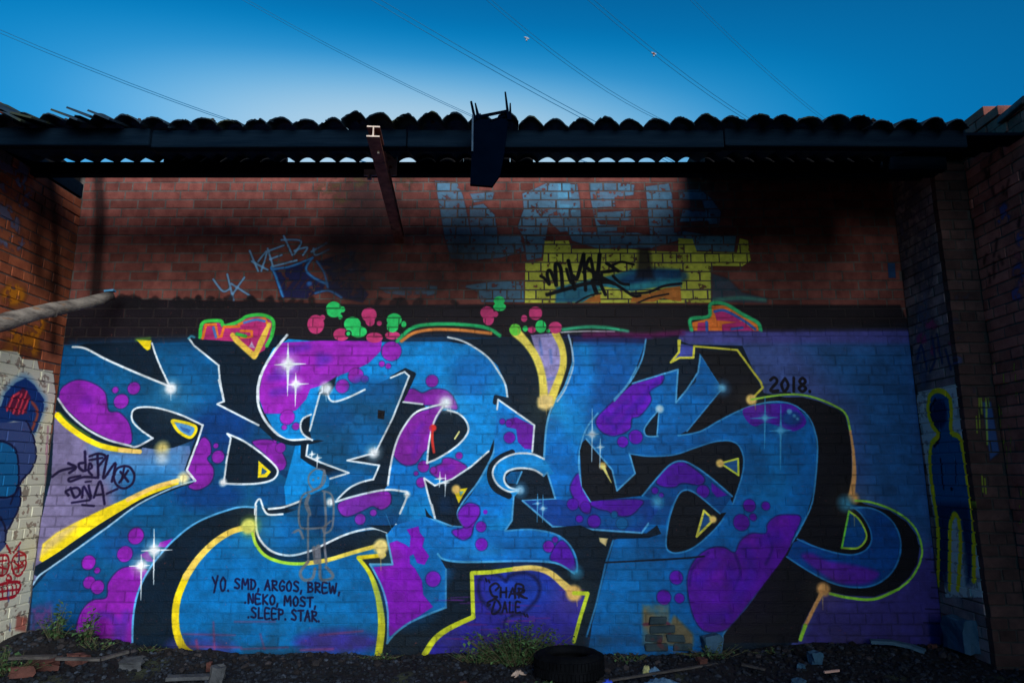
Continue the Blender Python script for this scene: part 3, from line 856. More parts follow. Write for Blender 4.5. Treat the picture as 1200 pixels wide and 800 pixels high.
blobs(cv, DD, [(480, 690, 14), (515, 732, 25)], (0, 96, 160))
cv.stroke(DD(50, 626, 190, 746, 400, 762, 608, 776, 640, 732), 2.1, PALE, smooth=False)

# --- right-hand letters
cv.fill(DD(395, 250, 440, 195, 500, 140, 570, 80, 640, 60, 705, 38, 700, 75, 645, 110, 650, 160, 600, 225, 560, 240, 550, 290, 480, 320, 420, 300), (108, 20, 200), .9, True)
for q in (DD(450, 250, 540, 160), DD(480, 290, 620, 150), DD(540, 210, 680, 70), DD(430, 230, 480, 280)):
    cv.stroke(q, 5, (64, 20, 176), 4, op=.5)
blobs(cv, DD, [(580, 327, 31), (519, 350, 24)], (108, 20, 200))
cv.fill(DD(628, -130, 780, -130, 800, -118, 850, -100, 882, -62, 872, 20, 820, 100, 768, 166, 770, 90, 778, 12, 565, 76, 480, 150, 545, 80, 608, -30), NAVY, .8)
cv.stroke(T3(628, 508, 610, 600, 560, 700, 480, 798), 2, PALE)
cv.stroke(DD(585, 0, 540, 82, 480, 150), 2, PALE)
cv.stroke(DD(402, 216, 350, 285, 322, 370, 314, 460, 330, 560, 368, 628), 2.1, PALE)
cv.stroke(DD(565, 76, 778, 11, 768, 166, 820, 105, 872, 25, 884, -62), 2.1, PALE, smooth=False)
cv.stroke(T3(882, 575, 930, 650, 990, 742), 2.2, (60, 150, 216), 1.4)
F = Cp(780, 380)
blackR = F(140, 122, 335, 126, 446, 296, 400, 352, 425, 362, 540, 342, 640, 340, 720, 360, 798, 397, 842, 432, 860, 500, 872, 600, 874, 700, 862, 790, 930, 840, 1050, 872, 1130, 925, 1175, 985, 1190, 1050, 1180, 1120, 1140, 1185, 1085, 1235, 980, 1275, 860, 1270, 772, 1252, 720, 1262, 640, 1410, 620, 1490, 250, 1490, 275, 1440, 380, 1320, 480, 1180, 580, 1040, 650, 920, 692, 810, 712, 600, 700, 500, 665, 430, 600, 380, 530, 362, 440, 372, 350, 402, 250, 452, 160, 502, 60, 520, 100, 498, 265, 300, 165, 142)
cv.fill(blackR, BLK, .8)
cv.fill(F(30, 165, 62, 140, 62, 90, 130, 100, 135, 155), (74, 84, 180), 1)
cv.stroke(F(265, 300, 100, 500), 1.8, (60, 150, 216), 1, False)
cv.stroke(F(60, 520, 160, 502, 250, 452, 350, 402, 440, 372, 530, 362, 605, 380, 668, 430, 700, 500, 712, 600, 692, 810, 650, 920, 580, 1040, 480, 1180, 380, 1320, 280, 1436, 268, 1480), 2, (56, 150, 214), 1)
cv.dot(F(265, 298)[0], 4, (130, 210, 240), 4); cv.dot(F(265, 298)[0], 9, PALE, 8, .4)
# violet patches on the big curve
cv.fill(F(362, 400, 420, 380, 530, 370, 600, 380, 650, 430, 655, 470, 600, 500, 540, 480, 470, 460, 420, 478, 380, 450), (92, 16, 176), .9, True, op=.9)
cv.ell(F(590, 440)[0], 12, 9, (0, 86, 150), 6, .8)
G = Cp(780, 560)
cv.fill(G(105, 520, 110, 440, 150, 370, 210, 330, 270, 325, 325, 350, 350, 300, 400, 262, 470, 260, 480, 215, 520, 180, 580, 172, 632, 185, 600, 270, 560, 360, 480, 470, 400, 570, 320, 670, 270, 712, 180, 712, 130, 640), (88, 18, 166), .9, True)
for q in (G(325, 352, 350, 440, 320, 520), G(480, 262, 500, 330, 470, 400), G(112, 500, 130, 420, 200, 350)):
    cv.stroke(q, 3, (40, 10, 110), 2.5, op=.7)
cv.ell(G(225, 430)[0], 20, 14, (112, 22, 176), 14, .7)
cv.ell(G(415, 300)[0], 14, 8, (112, 22, 176), 9, .7)
cv.ell(G(550, 205)[0], 10, 6, (108, 22, 176), 7, .7)
for q in (G(380, 330, 400, 450, 330, 560), G(450, 300, 520, 280), G(200, 660, 280, 640), G(160, 480, 230, 400), G(300, 430, 320, 480)):
    cv.stroke(q, 12, (64, 20, 170), 9, op=.6)
blobs(cv, G, [(393, 128, 27), (470, 130, 18), (355, 207, 35), (410, 182, 15), (50, 465, 28), (65, 562, 20), (-8, 558, 30)], (92, 16, 176))
# counters of the last letter
cv.fill(DD(318, 392, 330, 352, 348, 335, 400, 395, 470, 480, 492, 578, 575, 498, 550, 404, 640, 418, 760, 412, 860, 378, 950, 350, 1020, 345, 1062, 366, 1085, 425, 1078, 510, 1035, 640, 1015, 600, 940, 525, 870, 468, 800, 440, 745, 455, 685, 515, 612, 602, 370, 628, 328, 560), (8, 16, 28), .8)
cv.stroke(DD(348, 336, 400, 398, 470, 482, 492, 578, 577, 498, 550, 404), 2, PALE, smooth=False)
cv.stroke(DD(550, 404, 640, 417, 760, 410, 860, 377, 950, 349, 1020, 345, 1062, 366, 1086, 425, 1078, 510, 1035, 640), 1.8, (48, 140, 206))
cv.fill(DD(615, 600, 685, 515, 745, 455, 800, 440, 860, 466, 940, 524, 1032, 604, 975, 686, 900, 620, 840, 580, 795, 578, 745, 650, 720, 740, 640, 735, 705, 640), (0, 74, 142), .8)
cv.fill(DD(680, 530, 740, 462, 800, 446, 850, 475, 900, 520, 880, 550, 800, 540, 760, 560, 700, 555), VIO, .9, True)
cv.fill(DD(935, 540, 1010, 600, 960, 610, 935, 580), VIO, .9)
blobs(cv, DD, [(895, 582, 28), (670, 578, 14), (700, 600, 10)], VIO)
cv.stroke(DD(612, 602, 685, 514, 745, 454, 800, 440, 860, 466, 940, 524, 1032, 604), 2, (56, 150, 214))
cv.fill(G(60, 65, 100, 55, 150, 78, 255, 165, 285, 160, 235, 235, 160, 305, 100, 340, 40, 350, 5, 330, 5, 270, 20, 180), (8, 16, 28), .8)
cv.stroke(G(255, 165, 160, 85, 110, 56, 70, 66, 42, 115, 20, 180, 4, 270, 6, 330, 40, 350, 100, 340, 160, 305, 235, 235, 272, 190), 1.9, (48, 140, 206))
cv.fill(DD(975, 450, 1062, 428, 1062, 508), (30, 90, 150), .8)
cv.stroke(DD(978, 450, 1060, 428, 1062, 506), 2.2, (214, 226, 70), .8, False, closed=True); cv.dot(DD(975, 450)[0], 4.5, AMB, 2.5)
cv.fill(DD(900, 672, 952, 712, 868, 795), (24, 80, 140), .8)
cv.stroke(DD(900, 672, 866, 793, 945, 715), 2.6, (232, 224, 80), .8, False, closed=True); cv.dot(DD(942, 712)[0], 4, AMB, 2.5)
cv.dot(DD(425, 462)[0], 4, AMB, 3); cv.stroke(DD(425, 462, 465, 540), 4, (236, 226, 130), 1, w2=1)
cv.fill(Cp(600, 600)(408, 118, 450, 122, 440, 158, 412, 138), (244, 220, 150), 1.4)
cv.dot(DD(682, 630)[0], 6, (80, 180, 220), 8, .8)
# yellow edge of the black shadow
for q, c_, w in ((F(68, 76, 62, 130, 24, 178, 66, 156, 130, 156, 134, 102, 336, 120, 446, 270, 456, 296, 404, 348), (232, 222, 70), 2.6),):
    cv.stroke(q, w, c_, .9, False)
cv.stroke(F(60, 75, 62, 130), 2.4, (232, 222, 70), .9)
cv.dot(F(402, 352)[0], 6, AMB, 3)
cv.stroke(F(402, 352, 540, 330, 640, 330, 720, 350, 800, 385, 846, 422, 866, 500), 2.4, (160, 226, 70), .9)
cv.stroke(F(866, 500, 880, 600, 884, 700, 872, 800), [2.5, 3.5, 5, 7], (250, 176, 104), 1.4)
cv.dot(F(880, 812)[0], 6, (250, 176, 104), 5)
# right hook
cv.fill(G(568, 368, 600, 300, 640, 285, 700, 320, 800, 350, 880, 358, 940, 335, 965, 290, 955, 230, 910, 160, 850, 120, 900, 128, 960, 140, 1040, 180, 1090, 250, 1102, 330, 1080, 410, 1030, 470, 960, 505, 870, 510, 780, 490, 680, 440), (0, 72, 150), 1)
cv.fill(G(640, 372, 680, 350, 760, 385, 880, 405, 1000, 440, 960, 490, 870, 500, 780, 480), (104, 30, 170), 5, True, op=.85)
cv.stroke(G(850, 120, 910, 160, 955, 230, 966, 290, 940, 335, 880, 358, 800, 350, 700, 320, 618, 285), 1.8, (40, 130, 200), 1)
cv.stroke(G(868, 140, 960, 140, 1040, 180, 1090, 250, 1102, 330, 1080, 410, 1030, 470, 960, 505, 870, 510, 780, 490, 680, 440, 568, 368), 2, (40, 130, 200), 1)
cv.dot(G(845, 118)[0], 8, (60, 170, 220), 9, .8)
cv.fill(G(862, 156, 905, 190, 936, 250, 936, 290, 900, 326, 826, 326), (0, 76, 146), .8)
cv.stroke(G(860, 155, 905, 190, 938, 250, 938, 290, 900, 327, 826, 326), 2.2, (180, 226, 70), .8)
cv.stroke(G(860, 155, 826, 326), 2.2, (120, 226, 70), .8)
cv.stroke(G(890, 105, 960, 112, 1050, 142, 1130, 190, 1180, 252, 1202, 330, 1190, 400, 1150, 470, 1090, 520), 2.4, (150, 226, 70), .9)
cv.stroke(G(1090, 520, 980, 566, 860, 560, 770, 540), 3, (150, 226, 60), 1)
cv.dot(G(740, 520)[0], 7, (250, 176, 104), 4)
cv.stroke(G(738, 525, 700, 600, 655, 690), [5, 4, 4], (250, 176, 104), 1.4)
cv.stroke(G(655, 690, 632, 755), 4, (160, 226, 60), 1.2)
lettering(cv, "2018.", 901, 458, 953, 459, 16, 3.3, (8, 8, 26), .9)
cv.stroke([(905, 460), (926, 460)], 1.6, (8, 8, 26), .9, False)
cv.stroke([(1098, 652), (1098, 668), (1104, 668)], 6, (16, 14, 40), 3, op=.7)
for y in (640, 655, 670, 688, 700, 713, 729):
    cv.stroke([(1086 + random.uniform(-6, 6), y), (1108, y + 1)], 1.4, (14, 12, 36), 1.2, False, op=.7)

# --- stem and bar under the middle letters, heart panel
L2 = Cp(400, 600)
stem = L2(212, 105, 250, 60, 400, 20, 480, 65, 575, 72, 770, 86, 870, 80, 950, 88, 1010, 105, 1060, 142, 1092, 195, 1105, 245, 1095, 286, 1020, 242, 940, 230, 820, 228, 700, 231, 560, 233, 492, 222, 490, 444, 340, 506, 260, 560, 215, 612, 216, 470, 190, 352, 134, 244, 240, 243)
cv.fill(L2(120, 60, 215, 95, 240, 243, 134, 243, 190, 350, 218, 460, 214, 630, 190, 700, 360, 700, 420, 600, 500, 545, 620, 490, 620, 270, 820, 255, 1000, 280, 1110, 360, 1150, 385, 1080, 620, 1150, 620, 1198, 430, 1242, 235, 1274, 128, 1120, 60, 900, 80, 500, 200, 300, 60), NAVY, .8)
cv.fill(stem, (6, 120, 208), .8)
for c, rx, ry, cc, s in (((480, 690), 34, 40, (0, 84, 140), 26), ((505, 660), 22, 30, (0, 104, 176), 18), ((620, 640), 40, 12, (0, 100, 178), 12), ((560, 645), 30, 8, (20, 130, 208), 8)):
    cv.ell(c, rx, ry, cc, s, .8)
cv.fill(L2(222, 145, 260, 132, 300, 150, 320, 165, 325, 112, 306, 80, 362, 65, 368, 95, 390, 122, 380, 160, 412, 205, 390, 246, 355, 236, 338, 196, 320, 205, 322, 240, 345, 262, 378, 320, 384, 385, 430, 442, 330, 510, 226, 582, 214, 450, 190, 352, 150, 256, 240, 248), (128, 18, 186), .9)
blobs(cv, L2, [(430, 312, 32), (657, 150, 26), (655, 67, 22), (972, 160, 24), (1002, 128, 12)], (120, 24, 190))
cv.fill(L2(560, 0, 640, 0, 640, 20, 620, 60, 605, 110, 570, 127, 530, 105, 525, 85, 575, 72, 590, 30), (120, 24, 190), .9, True)
cv.fill(C(590, 640, 640, 650, 645, 690, 615, 730, 580, 750, 548, 690), (120, 24, 190), .9, True)
cv.dot(C(675, 678)[0], 2.5, (120, 24, 190))
cv.fill(L2(980, 215, 1010, 150, 1040, 135, 1075, 180, 1098, 250, 1080, 275, 1020, 236), VIO, .9, True)
cv.stroke(L2(212, 105, 240, 243, 134, 243), 2.1, PALE, smooth=False)
cv.stroke(L2(134, 243, 190, 350, 217, 460, 216, 612), 2, PALE)
cv.stroke(L2(214, 612, 260, 560, 340, 506, 490, 445), 2.2, (70, 160, 216))
cv.stroke(L2(490, 445, 490, 236), 2, (56, 140, 200), smooth=False)
cv.fill(L2(455, 200, 490, 225, 700, 232, 820, 229, 940, 232, 1020, 244, 1095, 288, 1060, 290, 1000, 262, 900, 246, 700, 258, 490, 262), NAVY, .9)
cv.stroke(L2(452, 195, 480, 220, 560, 232, 700, 231, 820, 228, 940, 230, 1020, 242, 1092, 286), 2.2, (70, 164, 220))
cv.stroke(L2(768, 87, 870, 80, 950, 88, 1012, 106, 1062, 143, 1094, 195, 1106, 245, 1102, 280), 2, (56, 150, 214))
cv.dot(L2(1100, 280)[0], 6, (60, 170, 220), 9, .7)
heartp = L2(380, 700, 430, 605, 500, 550, 622, 492, 622, 282, 700, 282, 820, 268, 900, 262, 980, 290, 1050, 345, 1095, 392, 1155, 382, 1120, 500, 1085, 640, 1070, 700)
cv.fill(heartp, (44, 40, 158), .8)
cv.ell((612, 690), 40, 26, (20, 66, 178), 24, .8)
for i in range(26):
    y = random.uniform(690, 762); x = random.uniform(510, 660)
    cv.stroke([(x, y), (x + random.uniform(8, 40), y + random.uniform(-1, 1))], 1.3, (110, 34, 140), 1.2, False, op=.5)
cv.fill(Cp(600, 600)(408, 118, 450, 122, 440, 158, 412, 138), (244, 220, 150), 1.4)
HP = Cp(550, 660, 8.89)
cv.stroke(HP(380, 180, 300, 120, 200, 105, 115, 150, 95, 260, 130, 380, 220, 470, 330, 515), 4, (10, 18, 70), 3, op=.75)
cv.stroke(HP(380, 180, 420, 130, 510, 98, 610, 105, 700, 165, 735, 260, 690, 385, 560, 512, 450, 540), 4, (10, 18, 70), 3, op=.75)
HI = (10, 10, 44)
cv.stroke(HP(275, 275, 310, 235, 270, 205, 215, 250, 240, 330, 290, 345, 255, 365), 2.4, HI, .8)
for t, a in (("HAR", (585, 699, 617, 700, 11)), ("ALE", (588, 717, 611, 717, 12))):
    lettering(cv, t, *a, 2.1, HI, .8)
cv.stroke(HP(475, 360, 485, 220, 560, 230, 545, 300, 490, 310, 560, 350, 600, 360), 2.2, HI, .8)
cv.stroke(HP(215, 425, 190, 440, 200, 400, 280, 375, 325, 450, 280, 515, 235, 510, 265, 400), 2.4, HI, .8)
for q in (HP(170, 155, 180, 185), HP(200, 175, 212, 195), HP(570, 525, 585, 548), HP(600, 530, 610, 552)):
    cv.stroke(q, 2, HI, .8)
cv.stroke(HP(450, 540, 370, 590, 360, 670), 2, HI, 2, op=.5); cv.stroke(HP(515, 590, 520, 670), 2, HI, 2, op=.5)
cv.stroke(L2(378, 690, 430, 603, 500, 546, 618, 490), [7, 6, 5], (222, 232, 40), 1)
cv.stroke(L2(618, 490, 612, 284, 700, 280, 820, 264), 4.6, (222, 236, 50), 1, False)
cv.stroke(L2(810, 265, 900, 260, 975, 282, 1040, 335, 1090, 380), [5, 6, 7, 9], (250, 214, 110), 1.4)
cv.dot(L2(1090, 378)[0], 8.5, (252, 200, 110), 4)
cv.stroke(L2(1090, 378, 1155, 380, 1118, 500, 1090, 605), 4.2, (206, 232, 46), 1, False)
cv.stroke(Cp(600, 600)(474, 132, 440, 235, 395, 430, 350, 580), 2, (40, 128, 190), 1.2, False)
cv.stroke(Cp(600, 600)(430, 235, 700, 222, 840, 212, 900, 205), 1.8, (8, 24, 44), .9, False)
cv.stroke(B(1010, 690, 1042, 776), .1, PALE)

# --- worn corner at the foot of the wall
W4 = Cp(600, 600)
cv.fill(W4(612, 432, 735, 432, 740, 510, 760, 480, 850, 570, 850, 625, 612, 620), (120, 112, 84), 4, mask=np.clip(N1 * 1.6, 0, 1))
cv.stroke(W4(620, 525, 730, 520, 735, 590), 3, (104, 34, 70), 2, op=.8)
cv.fill([(36, 712), (60, 706), (64, 730), (50, 745), (36, 752)], (100, 40, 100), 8, op=.7, mask=np.clip(N2 * 1.8, 0, 1))
cv.fill(W4(350, 580, 540, 560, 620, 620, 350, 640), (16, 60, 100), 10, op=.6)

# --- blobs, arcs and small throw-ups over the black strip
PK, GR = (214, 60, 124), (46, 222, 112)
for P, lst in ((T1, [(680, 440, 40, 45, PK), (712, 408, 13, 13, PK), (765, 370, 38, 38, GR), (806, 370, 12, 14, GR), (795, 405, 11, 12, GR), (800, 488, 38, 30, PK), (955, 502, 40, 24, PK), (1040, 492, 36, 20, PK), (852, 440, 40, 36, GR), (880, 474, 40, 28, GR), (930, 395, 36, 34, PK), (935, 425, 22, 24, PK), (978, 435, 12, 12, PK), (1048, 418, 36, 30, GR), (1040, 450, 28, 28, GR), (1093, 440, 12, 16, GR)]),
               (T2, [(683, 385, 32, 30, PK), (690, 415, 26, 30, PK), (722, 392, 14, 14, PK), (740, 330, 26, 22, GR), (742, 358, 30, 20, GR), (910, 388, 32, 32, PK), (857, 412, 15, 17, PK), (1003, 455, 32, 28, PK), (893, 465, 20, 16, PK), (935, 450, 26, 30, GR), (862, 460, 13, 14, GR), (970, 470, 9, 9, GR), (815, 465, 28, 28, (110, 226, 70))])):
    for x, y, rx, ry, c_ in lst:
        cv.ell(P(x, y)[0], rx / 4, ry / 4, c_, 1.0, mask=np.clip(bm_ + .7, 0, 1))
cv.ell(T1(833, 483)[0], 4, 4, (20, 40, 40), .8); cv.ell(T1(833, 483)[0], 2.4, 2.4, GR, .8)
cv.stroke(T2(262, 518, 330, 458, 420, 440, 550, 440, 680, 456, 742, 492), 4.4, (40, 190, 110), 1.8)
cv.stroke(T2(282, 518, 340, 480, 430, 464, 560, 467, 700, 482), 4, (232, 140, 66), 1.8)
cv.stroke(T3(240, 464, 350, 452, 450, 456, 542, 474), 4, (60, 206, 150), 2.4)
cv.stroke(T3(230, 477, 350, 472, 480, 474), 1.6, (226, 226, 236), 1.4)
cv.stroke(T3(340, 492, 500, 488, 640, 492, 800, 478), 7, (112, 20, 92), 4, op=.8)
# left throw-up with arrow
MG, OG = (190, 44, 118), (240, 122, 46)
cv.fill(T1(140, 510, 152, 440, 225, 430, 250, 450, 310, 430, 360, 400, 430, 395, 480, 420, 475, 480, 440, 560, 390, 590, 300, 520), MG, 1)
cv.stroke(T1(138, 500, 152, 432, 232, 424, 250, 446, 312, 430, 360, 402, 430, 396, 480, 424, 474, 490, 450, 540), 4.4, (60, 206, 76), 1.4)
for q in (T1(150, 505, 165, 442, 210, 440, 220, 500, 238, 495, 250, 452, 320, 450), T1(320, 440, 370, 420, 440, 412, 462, 450), T1(330, 470, 380, 472, 380, 500, 330, 500)):
    cv.stroke(q, 3.2, OG, 1, False)
cv.stroke(T1(345, 432, 400, 418, 440, 425), 3, (76, 120, 200), 1.2)
cv.stroke(T1(200, 455, 212, 500), 3, (80, 120, 200), 1.2)
cv.stroke(T1(290, 490, 310, 515, 392, 590, 425, 520, 462, 440), [6, 7, 7, 8, 5], (250, 206, 76), 1.6, False)
cv.stroke(T1(310, 485, 350, 495), 4, (60, 200, 70), 1.4)
cv.fill(T1(330, 515, 385, 500, 420, 490, 392, 565), MG, 1.4); cv.fill(T1(365, 545, 380, 520, 396, 552), (200, 170, 210), 1.6)
# right throw-up
cv.fill(T3(840, 470, 845, 430, 925, 412, 935, 352, 1000, 350, 1080, 395, 1150, 435, 1160, 472), OG, 1)
cv.stroke(T3(842, 468, 838, 415, 922, 402, 932, 345, 1000, 345, 1080, 392, 1152, 432, 1166, 468), 4.4, (46, 190, 116), 1.6)
cv.fill(T3(868, 470, 872, 432, 920, 430, 920, 470), MG, 1); cv.fill(T3(945, 372, 1000, 372, 1080, 415, 1060, 430, 960, 420), MG, 1)
cv.fill(T3(985, 440, 1080, 425, 1135, 470, 985, 472), MG, 1)
cv.stroke(T3(950, 380, 1000, 376, 1090, 425, 1140, 462), 3.2, (50, 96, 180), 1.2); cv.stroke(T3(912, 430, 914, 470), 3.4, (50, 96, 180), 1.2); cv.stroke(T3(1030, 462, 1080, 455), 3, (50, 96, 180), 1.2)
cv.stroke(T3(800, 478, 1000, 474, 1165, 474), 2.4, (84, 60, 150), 1.6, op=.6)

# --- overspray and a few runs of wet paint
for x, y, r, c_ in ((205, 470, 26, WHT), (385, 462, 20, (60, 140, 210)), (640, 478, 22, AMB), (885, 470, 20, AMB), (297, 620, 24, AMB), (445, 648, 20, AMB), (1000, 590, 22, AMB), (530, 470, 18, WHT), (672, 700, 22, AMB), (965, 692, 18, AMB), (150, 640, 22, PUR), (470, 700, 24, PUR), (860, 690, 40, VIO), (560, 450, 30, LB), (420, 600, 26, LB)):
    cv.ell((x, y), r, r, c_, r * 1.2, .10)
for x, y, L, c_ in ((446, 652, 16, AMB), (298, 622, 12, AMB), (640, 474, 12, AMB), (676, 700, 10, AMB), (1001, 604, 12, AMB), (964, 700, 14, AMB), (382, 462, 8, WHT), (528, 478, 8, WHT), (200, 460, 9, WHT), (885, 472, 8, AMB), (84, 470, 10, PUR), (352, 470, 11, PUR), (505, 500, 8, PUR)):
    cv.stroke([(x, y), (x + .4, y + L)], 1.3, c_, 1.0, False, op=.6, w2=.5)

# --- sparkles
def spark(c, up, dn, lf, rt, r, color=WHT, w=1.7, core=(252, 253, 255)):
    cv.stroke([(c[0], c[1] - up), c], .6, color, .9, False, w2=w)
    cv.stroke([c, (c[0] - .6, c[1] + dn)], w, color, .9, False, w2=.6)
    cv.stroke([(c[0] - lf, c[1] + .6), c], .6, color, .9, False, w2=w)
    cv.stroke([c, (c[0] + rt, c[1] - .6)], w, color, .9, False, w2=.6)
    if r:
        cv.dot(c, r, core, r, 1)
        cv.dot(c, r * 2, color, r * 2, .45)
spark(T1(550, 627)[0], 25, 37, 16, 21, 6, w=4); spark(T1(586, 720)[0], 13, 26, 9, 15, 4, w=3)
spark(L0(722, 178)[0], 25, 40, 15, 21, 5, w=2.4); spark(L0(662, 250)[0], 13, 40, 14, 10, 5, w=2.4)
spark(B(662, 408)[0], 4, 5, 4, 5, 1.4); spark(B(688, 426)[0], 5, 12, 4, 5, 1.6)
spark(C(462, 522)[0], 8, 10, 6, 7, 1.2); spark(C(488, 542)[0], 10, 16, 9, 5, 1.4)
spark(C(920, 638)[0], 11, 22, 6, 5, 1.2, PALE); spark(C(945, 662)[0], 16, 16, 4, 5, 2, PALE)
spark(DD(376, 315)[0], 30, 32, 8, 8, 3.4, (170, 216, 244)); spark(DD(414, 375)[0], 10, 24, 6, 5, 1.6, (170, 216, 244))
spark(F(466, 438)[0], 24, 36, 17, 15, 3, (60, 160, 220), 2.4, (120, 210, 244)); spark(F(540, 497)[0], 30, 46, 13, 13, 3.4, (60, 160, 220), 3, (100, 190, 236))
for c, r in ((F(580, 408)[0], 3), (F(603, 428)[0], 1.8), (F(618, 442)[0], 1.6)):
    cv.dot(c, r, (90, 170, 220), 2, .9)
cv.dot(DD(692, 196)[0], 3.6, (190, 226, 246), 5)
cv.fill(DD(688, 205, 650, 250, 620, 292, 632, 322, 680, 322), NAVY, .8); cv.stroke(DD(690, 198, 645, 250, 620, 292, 632, 322, 684, 324), 1.7, PALE); cv.stroke(DD(690, 198, 680, 318), 1.6, PALE)
cv.dot(DD(692, 196)[0], 3.6, (200, 232, 248), 4.5)
cv.dot(B(1108, 596)[0], 3.4, (246, 250, 252), 3.5); cv.dot(B(748, 632)[0], 4.4, (240, 248, 252), 4)
cv.fill(B(972, 200, 1004, 205, 1000, 245, 970, 240), (12, 10, 16), .8)  # missing-brick hole: the shade inside it painted as a flat black patch

# --- grey doodled figure and the tag on the left
J = Cp(340, 530, 5)
GY = (112, 112, 122)
for q, w in ((J(150, 95, 112, 130, 110, 180, 140, 215, 180, 200, 205, 160, 200, 105, 150, 95), 2), (J(200, 105, 180, 190, 130, 225), 2.6), (J(130, 225, 75, 250, 52, 330, 55, 420, 85, 445, 190, 440), 2.4), (J(110, 250, 95, 300, 115, 360, 105, 390, 105, 640), [4, 5, 2.4, 2.4]),
             (J(190, 225, 240, 245, 255, 320, 245, 440, 205, 470, 195, 440, 240, 400), 2.4), (J(200, 240, 210, 400, 200, 500, 212, 650), 2.8), (J(105, 640, 60, 700, 80, 745, 130, 735, 145, 680), 3.4), (J(175, 660, 180, 740, 235, 740, 250, 715, 210, 670), 3.4), (J(140, 560, 150, 640), 5), (J(165, 550, 170, 640), 5), (J(25, 465, 55, 455, 75, 500), 3)):
    cv.stroke(q, w, GY, 1.4, op=.85)
for c in (J(135, 160)[0], J(165, 150)[0]):
    cv.dot(c, 1.4, GY, 1.2, .8)
X8 = Cp(50, 510, 8)
TG = (22, 14, 52)
for q, w in ((X8(90, 385, 170, 330, 300, 300), 3), (X8(240, 260, 310, 300, 250, 350), 3), (X8(395, 150, 398, 320, 350, 310, 340, 265, 400, 255), 3), (X8(400, 330, 460, 300, 440, 260, 430, 330, 460, 370), 2.6), (X8(515, 180, 520, 395), 3), (X8(440, 195, 520, 170, 590, 200, 520, 290), 2.8), (X8(440, 230, 560, 210), 2.6), (X8(610, 190, 570, 400, 680, 260, 650, 430), 3),
             (X8(500, 395, 380, 390, 260, 430, 250, 400, 350, 380), 2.8), (X8(765, 285, 700, 310, 668, 390, 700, 470, 770, 495, 840, 450, 858, 370, 820, 300, 765, 285), 2.6), (X8(730, 340, 800, 430), 2.8), (X8(800, 330, 720, 440), 2.8), (X8(765, 300, 745, 400), 2.4),
             (X8(260, 490, 300, 580, 350, 540, 320, 490, 220, 520, 240, 560), 2.8), (X8(370, 580, 385, 480, 450, 590, 430, 470), 2.8), (X8(480, 580, 540, 430, 580, 640), 2.8), (X8(490, 560, 560, 550), 2.4), (X8(275, 630, 440, 605), 2.4), (X8(370, 650, 480, 660), 2.4), (X8(400, 435, 450, 430), 2), (X8(600, 545, 700, 500), 2.6)):
    cv.stroke(q, w, TG, 1.2)

# paint is never quite even: chalky mottling, thin grime by the ground, dark joints where the can did not reach
cv.rgb *= (0.80 + 0.30 * N1 + 0.26 * (N2 - .5))[..., None]
for a, b, c, d in BACK:
    i0, i1, j0, j1 = int((a - cv.u0) * cv.res), int((b - cv.u0) * cv.res), max(int((c - cv.z0) * cv.res), 0), max(int((d - cv.z0) * cv.res), 0)
    cv.rgb[j0:j1, i0:i1] *= random.uniform(.93, 1.06)
zrow = cv.z0 + (np.arange(cv.h) + .5) / cv.res
grime = np.clip((0.30 - zrow) / 0.35, 0, 1)[:, None] * np.clip((N1 - .38) * 4, 0, 1)
cv.rgb += (np.array([.12, .11, .10], np.float32) - cv.rgb) * (grime * .45 * (cv.a > 0))[..., None]
JN = np.clip((fnoise(cv.h, cv.w, 60, 77, 3) - .42) * 5, 0, 1) * (1 - bm_)
cv.rgb *= (1 - .18 * JN)[..., None]
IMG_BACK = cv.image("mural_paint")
# ------------------------------------------------------------------ paint on the side walls
RW = Cp(0, 390, 3.2)
cl = Canvas(lambda x, y: (lambda p: (p.y, p.z))(at_x(x, y, XL)), 4.15, D, -0.05, 3.45, 300)
NL = fnoise(cl.h, cl.w, 14, 91, 3)
RG = np.clip((NL - .30) * 8, 0, 1)
for c, rx, ry in (((10, 205), 26, 22), ((28, 228), 12, 20), ((5, 262), 20, 26), ((20, 285), 16, 10)):
    cl.ell(c, rx, ry, (96, 118, 156), 8, .8, mask=np.clip((NL - .42) * 6, 0, 1))
for c, rx, ry in (((16, 345), 16, 16), ((26, 395), 20, 14), ((45, 380), 10, 18), ((8, 415), 16, 10), ((40, 410), 8, 10)):
    cl.ell(c, rx, ry, (214, 130, 20), 12, .85, mask=np.clip((NL - .25) * 4, 0, 1))
cl.stroke([(60, 215), (66, 300), (62, 410)], 16, (14, 10, 10), 12, op=.8)
cl.stroke([(48, 240), (46, 320), (60, 330)], 22, (16, 12, 12), 16, op=.7)
cl.fill([(-90, 380), (-20, 402), (0, 410), (22, 412), (26, 420), (44, 422), (46, 432), (62, 434), (65, 460), (58, 520), (50, 620), (40, 690), (26, 775), (-90, 900)], (206, 204, 182), 1.6, mask=np.clip(RG + .72, 0, 1))
cl.stroke([(56, 500), (52, 600), (47, 640)], 3, (150, 60, 110), 2, op=.5, mask=RG)
cl.stroke(RW(0, 300, 20, 230, 60, 185, 100, 170, 150, 230, 165, 260, 150, 310, 125, 370), 9, (60, 130, 190), 7, op=.6)
cl.fill(RW(-60, 300, 2, 280, 20, 225, 60, 185, 98, 168, 130, 195, 165, 250, 162, 290, 130, 380, 100, 335, 50, 330, -60, 360), (14, 54, 116), 1.4)
cl.fill(RW(20, 280, 45, 235, 90, 205, 115, 240, 100, 300, 60, 310), (96, 30, 56), 2)
for q in (RW(28, 290, 50, 240, 70, 225), RW(50, 300, 80, 230), RW(70, 300, 100, 220), RW(85, 300, 108, 250)):
    cl.stroke(q, 2.6, (216, 64, 84), 1.2)
cl.stroke(RW(120, 260, 140, 300, 120, 360), 4, (150, 70, 60), 2.5)
